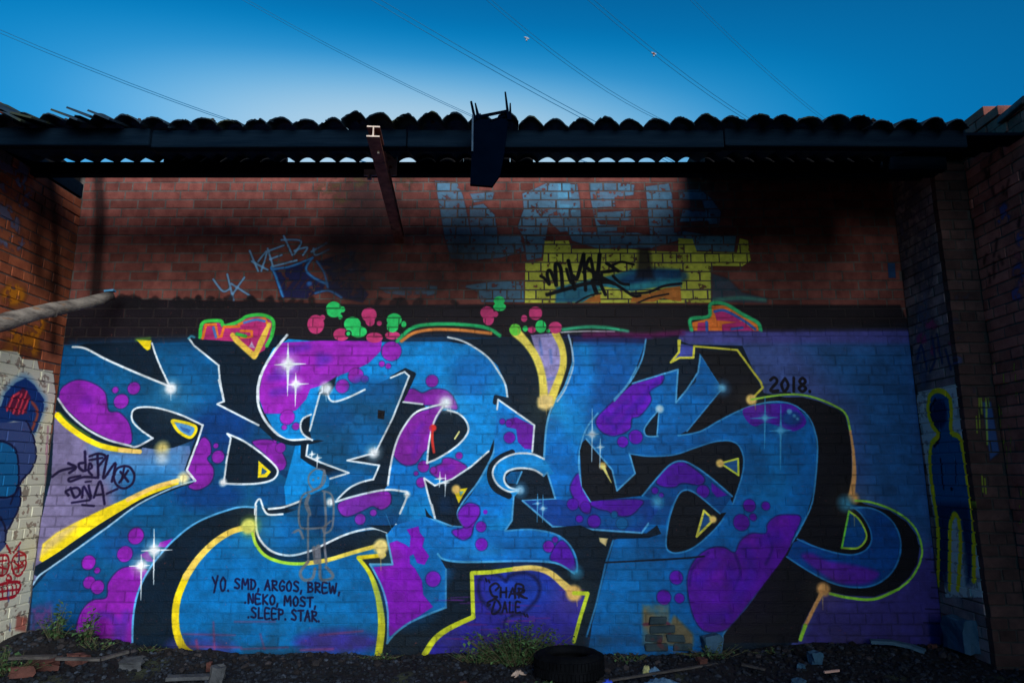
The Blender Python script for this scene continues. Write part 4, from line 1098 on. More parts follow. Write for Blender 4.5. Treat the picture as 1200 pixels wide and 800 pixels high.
cl.fill(RW(-80, 335, 40, 335, 100, 330, 128, 400, 135, 462, 112, 520, 76, 562, 76, 640, 45, 710, 22, 760, 18, 800, -80, 900), (56, 76, 128), 1.4)
cl.fill(RW(-80, 405, 20, 408, 60, 440, 70, 520, 62, 590, 30, 615, -80, 618), (16, 98, 152), 1.6)
cl.fill(RW(-80, 640, 40, 620, 76, 575, 74, 650, 40, 720, -80, 740), (20, 56, 110), 2)
for q in (RW(100, 330, 128, 400, 135, 462, 112, 520, 76, 562, 76, 640, 45, 710, 22, 750), RW(-20, 408, 20, 408, 60, 440, 70, 520, 62, 590, 30, 615, -20, 615), RW(0, 690, 20, 730, 20, 790), RW(70, 560, 40, 640)):
    cl.stroke(q, 2.4, (16, 22, 60), 1.2)
SK = Cp(0, 620, 8)
RD = (168, 24, 40)
for q, w in ((SK(60, 150, 100, 220), 2.4), (SK(190, 125, 130, 215), 2.4), (SK(180, 205, 120, 270, 115, 350, 150, 430, 200, 420, 245, 330, 235, 240, 180, 205), 2.4), (SK(150, 250, 220, 240), 2), (SK(130, 290, 180, 340, 230, 290), 2), (SK(140, 370, 210, 350), 2), (SK(180, 240, 175, 400), 2), (SK(200, 300, 225, 340), 2),
             (SK(20, 240, -40, 270, -50, 380, 0, 430, 50, 420, 82, 340, 70, 250, 20, 240), 2.4), (SK(-20, 300, 60, 290), 2), (SK(-20, 350, 60, 370), 2), (SK(30, 250, 20, 420), 2), (SK(85, 420, 55, 470, 105, 470, 85, 420), 2.2),
             (SK(-60, 540, 60, 500, 180, 495, 180, 560, 130, 630, 20, 650, -60, 660), 3), (SK(-60, 590, 60, 575, 185, 560), 2.2), (SK(20, 520, 25, 640), 1.8), (SK(70, 505, 70, 635), 1.8), (SK(115, 500, 115, 625), 1.8), (SK(150, 500, 150, 600), 1.8)):
    cl.stroke(q, w, RD, .8)
for x, y, h in ((10, 690, 14), (22, 640, 18), (35, 700, 16), (40, 660, 20), (12, 730, 8)):
    cl.stroke([(x, y), (x, y + h)], 2.2, (40, 60, 130), 1.4, op=.6)
cl.fill([(20, 720), (32, 724), (30, 740), (18, 738)], (150, 60, 50), 3, op=.7)
IMG_LEFT = cl.image("left_wall_paint")

cp_ = Canvas(lambda x, y: (lambda p: (p.y, p.z))(at_x(x, y, XR)), PIER_Y - .02, D + .02, -0.05, 3.75, 300)
NP_ = fnoise(cp_.h, cp_.w, 12, 61, 3)
MP = np.clip((NP_ - .36) * 7, 0, 1)
for c, rx, ry in (((1060, 240), 22, 40), ((1085, 300), 14, 50), ((1058, 300), 8, 40)):
    cp_.ell(c, rx, ry, (110, 112, 140), 14, .6, mask=MP)
cp_.ell((1082, 400), 12, 60, (120, 132, 170), 14, .7, mask=MP)
for c, rx, ry in (((1092, 380), 8, 6), ((1080, 398), 6, 8), ((1110, 405), 5, 6), ((1095, 410), 5, 7)):
    cp_.ell(c, rx, ry, (170, 60, 110), 4, .8, mask=MP)
for q in ([(1075, 420), (1080, 405), (1086, 432)], [(1092, 395), (1096, 420), (1090, 435)], [(1098, 392), (1104, 425)], [(1108, 410), (1114, 432)]):
    cp_.stroke(q, 4, (20, 62, 110), 2, op=.9)
PH = Cp(1040, 440)
cp_.fill([(1074, 470), (1076, 459), (1122, 449), (1130, 520), (1143, 600), (1150, 640), (1156, 700), (1108, 700), (1100, 640), (1090, 580)], (196, 208, 206), 1.2, mask=np.clip(MP + .8, 0, 1))
fig = PH(240, 860, 236, 700, 216, 560, 200, 420, 206, 325, 238, 282, 212, 230, 192, 160, 202, 95, 242, 72, 284, 100, 296, 160, 298, 262, 335, 288, 356, 380, 380, 540, 400, 700, 404, 860, 380, 960, 380, 860, 340, 660, 312, 640, 290, 700, 285, 900, 240, 960)
cp_.fill(fig, (30, 100, 150), 1.5)
cp_.stroke(PH(224, 110, 202, 160, 222, 230, 246, 282, 220, 330), 3, (10, 14, 26), 2)
cp_.ell(PH(242, 180)[0], 9, 17, (12, 44, 84), 5)
cp_.stroke(PH(250, 390, 262, 530), 2, (10, 14, 30), 1.5); cp_.dot(PH(300, 530)[0], 2, (10, 14, 30), 1.5); cp_.stroke(PH(318, 400, 322, 500), 1.4, (10, 24, 50), 1.5)
cp_.fill(PH(215, 600, 380, 600, 400, 800, 390, 980, 370, 980, 345, 680, 312, 640, 290, 690, 282, 980, 240, 980), (8, 36, 74), 8, op=.8)
YP = (252, 226, 30)
cp_.stroke(PH(236, 980, 238, 800, 234, 690, 214, 560, 200, 430, 204, 325, 238, 280, 210, 230, 190, 160, 200, 92, 240, 70, 286, 98, 297, 160, 298, 262, 338, 290, 358, 380, 382, 540, 402, 700, 404, 960), 5.8, YP, 1)
cp_.stroke(PH(290, 1000, 292, 800, 296, 690, 316, 648, 336, 690, 342, 800, 330, 1000), 5.6, YP, 1)
IMG_PIER = cp_.image("pier_paint")

cw = Canvas(lambda x, y: (lambda p: (p.y, p.z))(at_x(x, y, XW)), 3.9, PIER_Y, -0.05, 3.75, 240)
NW = fnoise(cw.h, cw.w, 10, 33, 3)
MW = np.clip((NW - .4) * 8, 0, 1)
for c, rx, ry in (((1196, 280), 6, 10), ((1195, 320), 8, 14), ((1192, 345), 7, 10), ((1175, 250), 10, 14)):
    cw.ell(c, rx, ry, (60, 100, 180), 5, .8, mask=MW)
for c in ((1192, 300), (1196, 262), (1198, 335)):
    cw.ell(c, 5, 6, (190, 100, 110), 3, .8, mask=MW)
for i in range(26):
    x, y = random.uniform(1152, 1200), random.uniform(405, 600)
    cw.stroke([(x, y), (x + random.uniform(-1, 2), y + random.uniform(8, 46))], random.uniform(1, 2.4), (200, 226, 60), 1.6, op=.85, mask=MW)
cw.fill([(1150, 470), (1160, 480), (1172, 540), (1178, 580), (1166, 570), (1158, 520)], (50, 100, 170), 3, op=.8)
for i in range(14):
    x, y = random.uniform(1150, 1200), random.uniform(150, 330)
    cw.stroke([(x, y), (x + random.uniform(-6, 6), y + random.uniform(6, 20))], 4, (14, 12, 14), 3, op=.7)
IMG_RIGHT = cw.image("right_wall_paint")

cf = Canvas(lambda x, y: (lambda p: (p.x, p.z))(at_y(x, y, PIER_Y)), XR - .02, XW, -0.05, 3.75, 240)
NF = fnoise(cf.h, cf.w, 8, 43, 3)
for i in range(12):
    cf.ell((random.uniform(1110, 1146), random.uniform(310, 480)), random.uniform(2, 6), random.uniform(4, 9), (70, 92, 140), 3, .5, mask=np.clip((NF - .4) * 7, 0, 1))
cf.fill([(1150, 470), (1162, 470), (1172, 530), (1160, 540)], (60, 110, 180), 3, op=.8)
for i in range(10):
    x, y = random.uniform(1140, 1165), random.uniform(460, 600)
    cf.stroke([(x, y), (x + 1, y + random.uniform(10, 40))], 2, (200, 220, 60), 1.6, op=.8)
IMG_FRONT = cf.image("pier_front_paint")


# ------------------------------------------------------------------ brick and mortar under the paint
def painted(name, c1, c2, img, axis, cvs, use_tint=True, bump=0.35, rough=0.85):
    m = material(name, c1, c2, scale=9, rough=rough, bump=bump, bscale=90, spec=0.12, use_tint=use_tint)
    if img is None:
        return m
    n, l = m.node_tree.nodes, m.node_tree.links
    b = n["Principled BSDF"]
    base = b.inputs["Base Color"].links[0].from_socket
    g = n.new("ShaderNodeNewGeometry")
    s = n.new("ShaderNodeSeparateXYZ")
    l.new(g.outputs["Position"], s.inputs[0])
    cxyz = n.new("ShaderNodeCombineXYZ")
    for k, (src, a, bb) in enumerate(((axis, cvs.u0, cvs.u1), (2, cvs.z0, cvs.z1))):
        mr = n.new("ShaderNodeMapRange")
        mr.clamp = False
        mr.inputs["From Min"].default_value, mr.inputs["From Max"].default_value = a, bb
        l.new(s.outputs[src], mr.inputs["Value"])
        l.new(mr.outputs[0], cxyz.inputs[k])
    it = n.new("ShaderNodeTexImage")
    it.image, it.extension, it.interpolation = img, 'CLIP', 'Linear'
    l.new(cxyz.outputs[0], it.inputs["Vector"])
    # paint flakes off in small pits
    nz = n.new("ShaderNodeTexNoise")
    nz.inputs["Scale"].default_value, nz.inputs["Detail"].default_value = 70, 3
    l.new(g.outputs["Position"], nz.inputs["Vector"])
    rp = n.new("ShaderNodeMapRange")
    rp.inputs["From Min"].default_value, rp.inputs["From Max"].default_value = 0.68, 0.74
    rp.inputs["To Min"].default_value, rp.inputs["To Max"].default_value = 1.0, 0.55
    l.new(nz.outputs[0], rp.inputs["Value"])
    mu = n.new("ShaderNodeMath"); mu.operation = 'MULTIPLY'
    l.new(it.outputs["Alpha"], mu.inputs[0]); l.new(rp.outputs[0], mu.inputs[1])
    mx = n.new("ShaderNodeMix"); mx.data_type = 'RGBA'
    l.new(mu.outputs[0], mx.inputs["Factor"]); l.new(base, mx.inputs["A"]); l.new(it.outputs["Color"], mx.inputs["B"])
    l.new(mx.outputs["Result"], b.inputs["Base Color"])
    rr_ = n.new("ShaderNodeMapRange")
    rr_.inputs["To Min"].default_value, rr_.inputs["To Max"].default_value = rough, 0.55
    l.new(mu.outputs[0], rr_.inputs["Value"]); l.new(rr_.outputs[0], b.inputs["Roughness"])
    return m


BR1, BR2 = (0.125, 0.036, 0.030, 1), (0.215, 0.068, 0.054, 1)
MO1, MO2 = (0.055, 0.045, 0.042, 1), (0.13, 0.11, 0.10, 1)


def brick_verts(w, h, depth, bev=0.0024):
    """front face at y = 0 looking to -y, body behind it; u along x, centred"""
    a, b = w / 2, h / 2
    v = [(-a + bev, 0, -b + bev), (a - bev, 0, -b + bev), (a - bev, 0, b - bev), (-a + bev, 0, b - bev),
         (-a, bev, -b), (a, bev, -b), (a, bev, b), (-a, bev, b),
         (-a, depth, -b), (a, depth, -b), (a, depth, b), (-a, depth, b)]
    f = [(0, 1, 2, 3), (0, 4, 5, 1), (1, 5, 6, 2), (2, 6, 7, 3), (3, 7, 4, 0), (4, 8, 9, 5), (5, 9, 10, 6), (6, 10, 11, 7), (7, 11, 8, 4)]
    return v, f


MESHES = {}


def brick_mesh(w, h, depth, tint, mat):
    key = (round(w, 2), round(h, 3), depth, tint, mat.name)
    if key not in MESHES:
        m = MB()
        m.add(*brick_verts(w, h, depth), tint)
        MESHES[key] = m.mesh("brick", mat)
    return MESHES[key]


TINTS = (0.72, 0.82, 0.9, 0.96, 1.02, 1.08, 1.18)


def lay(parent, lst, frame, mat, singles, seed, depth=0.06, wob=0.0016):
    """frame(u, z) -> (origin, rotation about Z) of a brick face; the chosen ones stand alone, the rest are joined"""
    rnd = random.Random(seed)
    rest = MB()
    for k, (a, b, c, d) in enumerate(lst):
        tint = rnd.choice(TINTS)
        o, rz = frame((a + b) / 2, (c + d) / 2)
        push = rnd.uniform(-wob, wob)
        rot = Matrix.Rotation(rz, 4, 'Z') @ Matrix.Rotation(rnd.uniform(-.004, .004), 4, 'Y') @ Matrix.Rotation(rnd.uniform(-.006, .006), 4, 'X') @ Matrix.Rotation(rnd.uniform(-.006, .006), 4, 'Z')
        M = Matrix.Translation(o) @ rot @ Matrix.Translation((0, -push, 0))
        if k in singles:
            ob = bpy.data.objects.new("brick", brick_mesh(b - a, d - c, depth, tint, mat))
            ob.matrix_world = M
            col.objects.link(ob)
            ob.parent = parent
            ob.matrix_parent_inverse = parent_inv(parent)
        else:
            v, f = brick_verts(b - a, d - c, depth)
            rest.add([M @ Vector(p) for p in v], f, tint)
    if rest.v:
        tag(rest.build("brickwork", mat, parent), kind="stuff")


def biggest(lst, n, vis):
    """indices of the n bricks that show largest in the photograph"""
    sc = []
    for k, (a, b, c, d) in enumerate(lst):
        p = vis((a + b) / 2, (c + d) / 2)
        if p is None:
            continue
        sc.append((-(b - a) * (d - c) / p ** 2, k))
    sc.sort()
    return {k for _, k in sc[:n]}


def depth_of(x, y, z):
    return y * CP + (z - CAM_Z) * SP


# ---- the painted back wall
wall = empty("graffiti_wall", (0, D, 0), "long brick back wall carrying the big blue and purple graffiti piece", "wall")
tag(wall, kind="thing")
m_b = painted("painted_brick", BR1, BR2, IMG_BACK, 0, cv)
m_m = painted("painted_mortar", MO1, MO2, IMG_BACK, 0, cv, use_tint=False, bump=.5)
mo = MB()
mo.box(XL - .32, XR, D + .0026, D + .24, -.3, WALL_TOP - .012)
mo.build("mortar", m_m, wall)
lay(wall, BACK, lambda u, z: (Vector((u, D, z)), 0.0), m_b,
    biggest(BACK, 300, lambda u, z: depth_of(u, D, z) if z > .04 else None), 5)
# broken mortar that closes the slot under the roof sheets in places
m_rub = material("rubble_mortar", (0.004, 0.004, 0.005, 1), (0.012, 0.011, 0.011, 1), 20, .95, .8, 30)
for x0, x1 in ((-2.56, -1.66), (-.70, .16), (1.42, XR - .01)):
    b_ = MB()
    n = max(2, int((x1 - x0) / .16))
    for i in range(n):
        a, c = x0 + (x1 - x0) * i / n, x0 + (x1 - x0) * (i + 1) / n
        if x0 > 1:
            b_.box(a, c - .004, 4.608 + random.uniform(0, .012), (D + .2 if x0 > 1 else 4.70), 3.425 + random.uniform(.13, .14), 3.500 + random.uniform(.17, .20))
        b_.box(a, c - .004, 4.606 + random.uniform(0, .012), (4.75 if x0 > 1 else 4.66), 3.36 + random.uniform(0, .01), (3.56 if x0 > 1 else 3.497))
    b_.build("infill", m_rub, wall)

# ---- left side wall
LW = [q for q in courses(-0.6, D - .002, -COURSE, 3.38, 21) if q[3] < 3.1 or q[0] > 4.2]
lwall = empty("side_wall", (XL, 4, 0), "left brick side wall with white paint, red skull doodle and blue flame figure", "wall")
tag(lwall, kind="thing")
m_bl = painted("left_brick", (0.22, 0.056, 0.028, 1), (0.35, 0.10, 0.045, 1), IMG_LEFT, 1, cl)
m_ml = painted("left_mortar", MO1, MO2, IMG_LEFT, 1, cl, use_tint=False)
mo = MB()
mo.box(XL - .3, XL - .0065, -.6, 4.2, -.3, 3.08)
mo.box(XL - .3, XL - .0065, 4.2, D - .001, -.3, 3.37)
mo.build("mortar", m_ml, lwall)
lay(lwall, LW, lambda u, z: (Vector((XL, u, z)), math.pi / 2), m_bl,
    biggest(LW, 300, lambda u, z: depth_of(XL, u, z) if u > 4.36 and z > .02 else None), 8, wob=.003)

# ---- pier at the right end and the right side wall
pier = empty("brick_pier", (XR, PIER_Y, 0), "narrow brick pier with a yellow outlined figure on a pale blue patch", "pier")
PL = courses(PIER_Y + .053, D - .002, -COURSE, 3.72, 31)
PF = courses(XR, XW, -COURSE, 3.72, 32)
m_bp = painted("pier_brick", (0.17, 0.13, 0.14, 1), (0.30, 0.23, 0.23, 1), IMG_PIER, 1, cp_)
m_mp = painted("pier_mortar", MO1, MO2, IMG_PIER, 1, cp_, use_tint=False)
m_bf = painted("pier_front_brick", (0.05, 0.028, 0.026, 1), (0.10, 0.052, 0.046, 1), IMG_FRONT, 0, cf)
mo = MB()
mo.box(XR + .0065, XR + .05, PIER_Y + .05, D + .24, -.3, 3.72)
mo.build("mortar", m_mp, pier)
mo = MB()
mo.box(XR + .0075, XW + .3, PIER_Y + .0065, D + .24, -.3, 3.715)
mo.build("mortar", material("pier_mortar_plain", (0.03, 0.027, 0.025, 1), (0.07, 0.06, 0.055, 1), 14, .95, .5, 60), pier)
lay(pier, PL, lambda u, z: (Vector((XR, u, z)), -math.pi / 2), m_bp,
    {k for k, q in enumerate(PL) if q[2] > 0}, 9, depth=.05, wob=.002)
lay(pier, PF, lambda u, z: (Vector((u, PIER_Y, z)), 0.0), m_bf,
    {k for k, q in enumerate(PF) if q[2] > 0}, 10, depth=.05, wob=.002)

rwall = empty("side_wall", (XW, 3, 0), "right brick side wall with broken top and rough dripping paint", "wall")
tag(rwall, kind="thing")
m_br = painted("right_brick", (0.28, 0.09, 0.07, 1), (0.45, 0.16, 0.12, 1), IMG_RIGHT, 1, cw)
m_mr = painted("right_mortar", MO1, MO2, IMG_RIGHT, 1, cw, use_tint=False)
RWC = [q for q in courses(-3.2, PIER_Y - .002, -COURSE, 4.45, 41) if q[3] < 3.66 + .10 * max(0, (q[0] - 4.05) / .5) + .05 * math.sin(q[0] * 9) + .8 * min(1, max(0, (3.85 - q[0]) / .5))]  # unseen near end made taller, added to shade the right of the mural
mo = MB()
mo.box(XW + .0065, XW + .32, -3.2, PIER_Y - .003, -.3, 3.50)
mo.box(XW + .0065, XW + .32, -3.2, 3.4, 3.5, 4.36)  # mortar core of the raised part that stands out of view
mo.build("mortar", m_mr, rwall)
lay(rwall, RWC, lambda u, z: (Vector((XW, u, z)), -math.pi / 2), m_br,
    biggest(RWC, 220, lambda u, z: depth_of(XW, u, z) if u > 4.05 and z > 0 else None), 12, depth=.2, wob=.006)
m_cop = material("stone_coping", (0.05, 0.055, 0.06, 1), (0.13, 0.135, 0.14, 1), 9, .9, .8, 25)
cb = MB()
p0 = at_x(1171, 128, XW)
cb.obox((XW + .16, p0.y - .12, p0.z - .075), (.19, 0, 0), (0, .12, -.01), (0.01, 0, .03))
cs = bevel(cb.build("coping_stone", m_cop, rwall), .012)
# ------------------------------------------------------------------ roof remains over the wall
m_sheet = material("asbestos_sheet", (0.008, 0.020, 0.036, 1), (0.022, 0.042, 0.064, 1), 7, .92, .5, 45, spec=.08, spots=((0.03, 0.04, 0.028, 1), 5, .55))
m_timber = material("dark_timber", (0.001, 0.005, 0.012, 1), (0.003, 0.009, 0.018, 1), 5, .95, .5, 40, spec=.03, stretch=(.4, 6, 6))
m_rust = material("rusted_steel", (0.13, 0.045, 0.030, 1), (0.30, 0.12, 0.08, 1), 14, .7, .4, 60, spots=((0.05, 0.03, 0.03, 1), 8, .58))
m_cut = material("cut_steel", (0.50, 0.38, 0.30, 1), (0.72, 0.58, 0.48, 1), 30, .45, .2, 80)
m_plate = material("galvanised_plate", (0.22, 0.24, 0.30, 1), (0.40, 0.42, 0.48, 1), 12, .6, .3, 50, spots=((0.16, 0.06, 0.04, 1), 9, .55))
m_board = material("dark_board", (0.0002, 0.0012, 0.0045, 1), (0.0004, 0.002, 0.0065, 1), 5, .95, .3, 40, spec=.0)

roof = empty("corrugated_roof", (0, 4.2, 3.4), "dark corrugated lean-to roof strip sagging above the painted wall", "roof")
PIT, AMP = 0.146, 0.0235
YN, YF = 3.58, 4.60
ZN, ZF = 3.212, 3.462


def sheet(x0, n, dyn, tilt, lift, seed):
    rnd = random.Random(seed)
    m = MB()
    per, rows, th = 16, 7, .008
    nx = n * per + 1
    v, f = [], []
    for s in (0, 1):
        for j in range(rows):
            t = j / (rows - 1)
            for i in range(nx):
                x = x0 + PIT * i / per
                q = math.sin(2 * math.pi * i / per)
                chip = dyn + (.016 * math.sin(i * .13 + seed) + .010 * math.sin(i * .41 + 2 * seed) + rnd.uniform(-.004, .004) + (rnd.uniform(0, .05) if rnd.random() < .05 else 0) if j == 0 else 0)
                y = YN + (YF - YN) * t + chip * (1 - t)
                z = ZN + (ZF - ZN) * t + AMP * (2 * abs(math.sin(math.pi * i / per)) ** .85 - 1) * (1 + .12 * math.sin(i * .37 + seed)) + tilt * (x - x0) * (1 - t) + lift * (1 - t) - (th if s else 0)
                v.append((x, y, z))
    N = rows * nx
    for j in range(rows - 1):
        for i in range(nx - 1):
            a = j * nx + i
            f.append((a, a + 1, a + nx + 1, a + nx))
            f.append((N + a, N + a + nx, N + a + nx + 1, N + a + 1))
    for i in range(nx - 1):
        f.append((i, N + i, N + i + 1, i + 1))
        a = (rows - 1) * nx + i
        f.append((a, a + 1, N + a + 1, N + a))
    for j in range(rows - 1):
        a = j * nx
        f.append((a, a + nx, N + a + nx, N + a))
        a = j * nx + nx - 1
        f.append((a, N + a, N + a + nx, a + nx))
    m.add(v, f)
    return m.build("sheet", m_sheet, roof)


x = -4.05
k = 0
for n, dyn, tilt, lift in ((7, -.02, -.03, .055), (7, .0, -.012, .012), (7, .03, .006, .004), (7, -.02, -.006, .010), (7, .02, .004, -.002), (7, -.01, -.006, .004), (4, .02, .0, -.006)):
    sheet(x, n, dyn, tilt, lift + .004 * (k % 2), k)
    x += n * PIT - .0
    k += 1
RX1 = x
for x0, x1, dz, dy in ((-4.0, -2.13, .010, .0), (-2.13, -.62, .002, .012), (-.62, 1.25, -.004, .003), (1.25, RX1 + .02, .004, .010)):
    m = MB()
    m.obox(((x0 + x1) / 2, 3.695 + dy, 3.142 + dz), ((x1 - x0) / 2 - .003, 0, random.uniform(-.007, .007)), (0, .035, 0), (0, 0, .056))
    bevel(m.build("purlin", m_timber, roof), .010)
m_bolt = material("roof_bolt", (0.02, 0.014, 0.012, 1), (0.05, 0.03, 0.025, 1), 30, .8, .2)
for i in range(0, 44, 3):
    xb = -4.05 + PIT * (i + .5)
    m = MB()
    zt = ZN + (ZF - ZN) * .118 + AMP
    m.tube([(xb, 3.70, zt - .012), (xb, 3.70, zt + .018)], .009, 6)
    m.tube([(xb, 3.70, zt + .002), (xb, 3.70, zt + .006)], .018, 8)
    m.build("bolt", m_bolt, roof)
m = MB(); m.box(-3.9, XR - .01, 4.53, 4.60, 3.316, 3.412)
bevel(m.build("wall_plate", m_timber, roof), .006)
m = MB(); m.box(XL - .3, XL - .004, 4.3, D - .002, 3.39, 3.50)
m.build("side_plate", m_timber, roof)
m = MB(); m.box(XL - .28, XL - .02, 4.3, 5.1, 3.505, 3.60)
m.build("side_infill", m_rub, roof)
m = MB()
for i in range(7):
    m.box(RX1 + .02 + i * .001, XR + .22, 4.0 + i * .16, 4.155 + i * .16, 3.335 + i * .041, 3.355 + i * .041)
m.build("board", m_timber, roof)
m = MB(); m.box(RX1 - .02, XR - .02, 4.42, 4.48, 3.30, 3.40)
m.build("rafter", m_timber, roof)
# broken slivers of sheet lying on the left end
for px, py, ln, an, dz in ((8, 128, .34, -.5, .05), (84, 137, .17, -.38, .04), (100, 134, .15, -.4, .05), (123, 137, .14, -.4, .045), (28, 137, .2, -.25, .03)):
    p = at_y(px, py, 3.62)
    m = MB()
    d = Vector((math.cos(an), 0, math.sin(an)))
    m.obox(p + d * .05, d * ln * .5, (0, .13, .04), Vector((-math.sin(an), 0, math.cos(an))) * .006)
    m.build("sheet_fragment", m_sheet, roof)
p = at_y(10, 124, 3.75)
m = MB(); m.obox(p + Vector((-.05, .1, 0)), Vector((.20, 0, -.115)), (0, .12, .03), (.008, 0, .014))
m.build("verge_tile", material("red_tile", (0.13, 0.04, 0.035, 1), (0.22, 0.07, 0.055, 1), 12, .9, .4, 40), roof)
# moss tufts on the eave
# ------------------------------------------------------------------ steel beam that carries the purlin
ib = empty("steel_beam", (-.83, 4.3, 3.04), "rusty steel I-beam poking out of the wall under the roof", "beam")
a_, b_ = at_y(437, 165, 3.47), at_y(470, 287, D + .12)
a_.z = 3.043; b_.z = 3.0
dv = (b_ - a_).normalized(); sv = dv.cross(Vector((0, 0, 1))).normalized(); uv_ = sv.cross(dv)
ln = (b_ - a_).length


def ibox(s0, s1, u0, u1, l0, l1):
    m = MB()
    c = a_ + dv * (l0 + l1) / 2 + sv * (s0 + s1) / 2 + uv_ * (u0 + u1) / 2
    m.obox(c, sv * (s1 - s0) / 2, dv * (l1 - l0) / 2, uv_ * (u1 - u0) / 2)
    return m


ibox(-.036, .036, 0, .008, 0, ln).build("flange", m_rust, ib)
ibox(-.036, .036, .059, .067, 0, ln).build("flange", m_rust, ib)
ibox(-.0035, .0035, .008, .059, 0, ln).build("web", m_rust, ib)
mm = MB()
for q in ((-.036, .036, 0, .008), (-.036, .036, .059, .067), (-.0035, .0035, .008, .059)):
    t = ibox(*q, -.004, 0.0)
    mm.add(t.v, t.f)
mm.build("cut_end", m_cut, ib)
m = MB(); c = a_ + dv * .16 - uv_ * .004
m.tube([c + sv * .01 - uv_ * .012, c + sv * .01 + uv_ * .002], .007, 8)
m.build("bolt", m_cut, ib)
hb = empty("steel_hanger", (-.93, 4.48, 3.3), "grey bolted hanger plate beside the rusty I-beam", "bracket")
p0, p1 = at_y(452, 160, 4.48), at_y(465, 206, 4.48)
m = MB(); m.box(p0.x, p1.x, 4.47, 4.48, p1.z, p0.z); m.build("plate", m_plate, hb)
m = MB(); m.box(p0.x - .012, p0.x - .002, 4.47, 4.527, p1.z, p0.z); m.build("side_flange", m_plate, hb)
m = MB()
for z in (p1.z + .06, p1.z + .2):
    m.tube([(p0.x + .045, 4.465, z), (p0.x + .045, 4.472, z)], .012, 6)
m.build("bolt", m_rust, hb)
p0 = at_y(430, 203, 4.46)
m = MB(); m.box(p0.x - .02, p0.x + .13, 4.45, 4.465, p0.z - .02, p0.z + .025); m.build("strap", m_plate, hb)
m = MB(); m.tube([(p0.x + .02, 4.455, p0.z - .02), (p0.x + .02, 4.455, p0.z - .05)], .016, 7); m.build("nut", m_plate, hb)

# ------------------------------------------------------------------ broken board and frame hanging over the eave
fb = empty("broken_frame", (-.1, 3.5, 2.95), "dark broken board with a splintered frame sticking up above the roof edge", "frame")
p0, p1 = at_y(556, 141, 3.50), at_y(598, 217, 3.50)
m = MB()
vs_ = [(p0.x - .005, p0.z), (p1.x - .01, p0.z + .005), (p1.x - .035, p1.z + .18), (p1.x - .055, p1.z + .06), (p1.x - .10, p1.z - .01), (p0.x - .02, p1.z)]
m.add([(x_, 3.49, z_) for x_, z_ in vs_] + [(x_, 3.515, z_) for x_, z_ in vs_], [(0, 5, 4, 3, 2, 1), (6, 7, 8, 9, 10, 11)] + [(i, (i + 1) % 6, (i + 1) % 6 + 6, i + 6) for i in range(6)])
m.build("board", m_board, fb)
p2 = at_y(556, 138, 3.48)
m = MB(); m.box(p0.x - .013, p0.x - .004, 3.475, 3.489, p0.z - .20, p0.z + .02); m.build("edge_strip", material("edge_metal", (0.01, 0.03, 0.06, 1), (0.03, 0.06, 0.10, 1), 20, .8, .1), fb)


def spike(q0, q1, r0, r1, name="splinter"):
    m = MB(); m.tube([at_y(*q0, 3.49), at_y(*q1, 3.49)], [r0, r1], 5, wob=.15)
    m.build(name, m_board, fb)


spike((557, 142), (552, 119), .010, .006, "post")
spike((561, 140), (557, 121), .012, .004)
spike((558, 138), (595, 130), .010, .009, "rail")
spike((596, 141), (592, 108), .010, .005, "post")
spike((598, 141), (598, 121), .010, .004)
spike((575, 142), (592, 136), .007, .007, "rail")

# ------------------------------------------------------------------ overhead lines and what hangs on them
m_cable = material("cable_sheath", (0.008, 0.12, 0.26, 1), (0.012, 0.15, 0.30, 1), 3, .8, 0)
for k, (x0, y0, x1, y1, sp, rad, word) in enumerate((
        (0, 39, 236, 131, 3.2, .0085, "leftmost"), (360, 42, 551, 136, 2.4, .006, "second from the left"),
        (440, 3, 682, 139, 5.2, .0085, "third from the left, above the broken frame"), (680, 87, 764, 137, 3.2, .0055, "fourth from the left"),
        (765, 63, 872, 139, 4.0, .0065, "fifth from the left, with a small clamp"), (872, 62, 965, 141, 3.0, .0045, "rightmost and faintest"))):
    Y = 14.0
    c = empty("overhead_cable", at_y(x0, y0, Y), "pair of thin sloping overhead cables, " + word, "cable", "overhead cables crossing the sky")
    for s in (0, 1):
        A_, B_ = at_y(x0 + s * sp * .5, y0 - s * sp, Y + s * .05), at_y(x1 + s * sp, y1 - s * sp * .35, Y + 2 + s * .05)
        d = B_ - A_
        pts = [A_ + d * t + Vector((0, 0, -.10 * 4 * (t - .5) ** 2 * 0 - .05 * (1 - (2 * t - 1) ** 2))) for t in np.linspace(-.9 if x0 < 1 or y0 < 5 else -1.3, 3.2, 20)]
        m = MB(); m.tube(pts, rad, 5)
        m.build("strand", m_cable, c)
    if k in (3, 4):
        q = at_y(*((617, 45) if k == 3 else (766, 63)), Y - .1)
        m = MB()
        m.tube([q + Vector((-.05, 0, .03)), q, q + Vector((.06, 0, -.02))], [.012, .028, .012], 6)
        m.tube([q, q + Vector((0, 0, -.07))], [.012, .02], 6)
        m.build("clamp", m_plate, c)

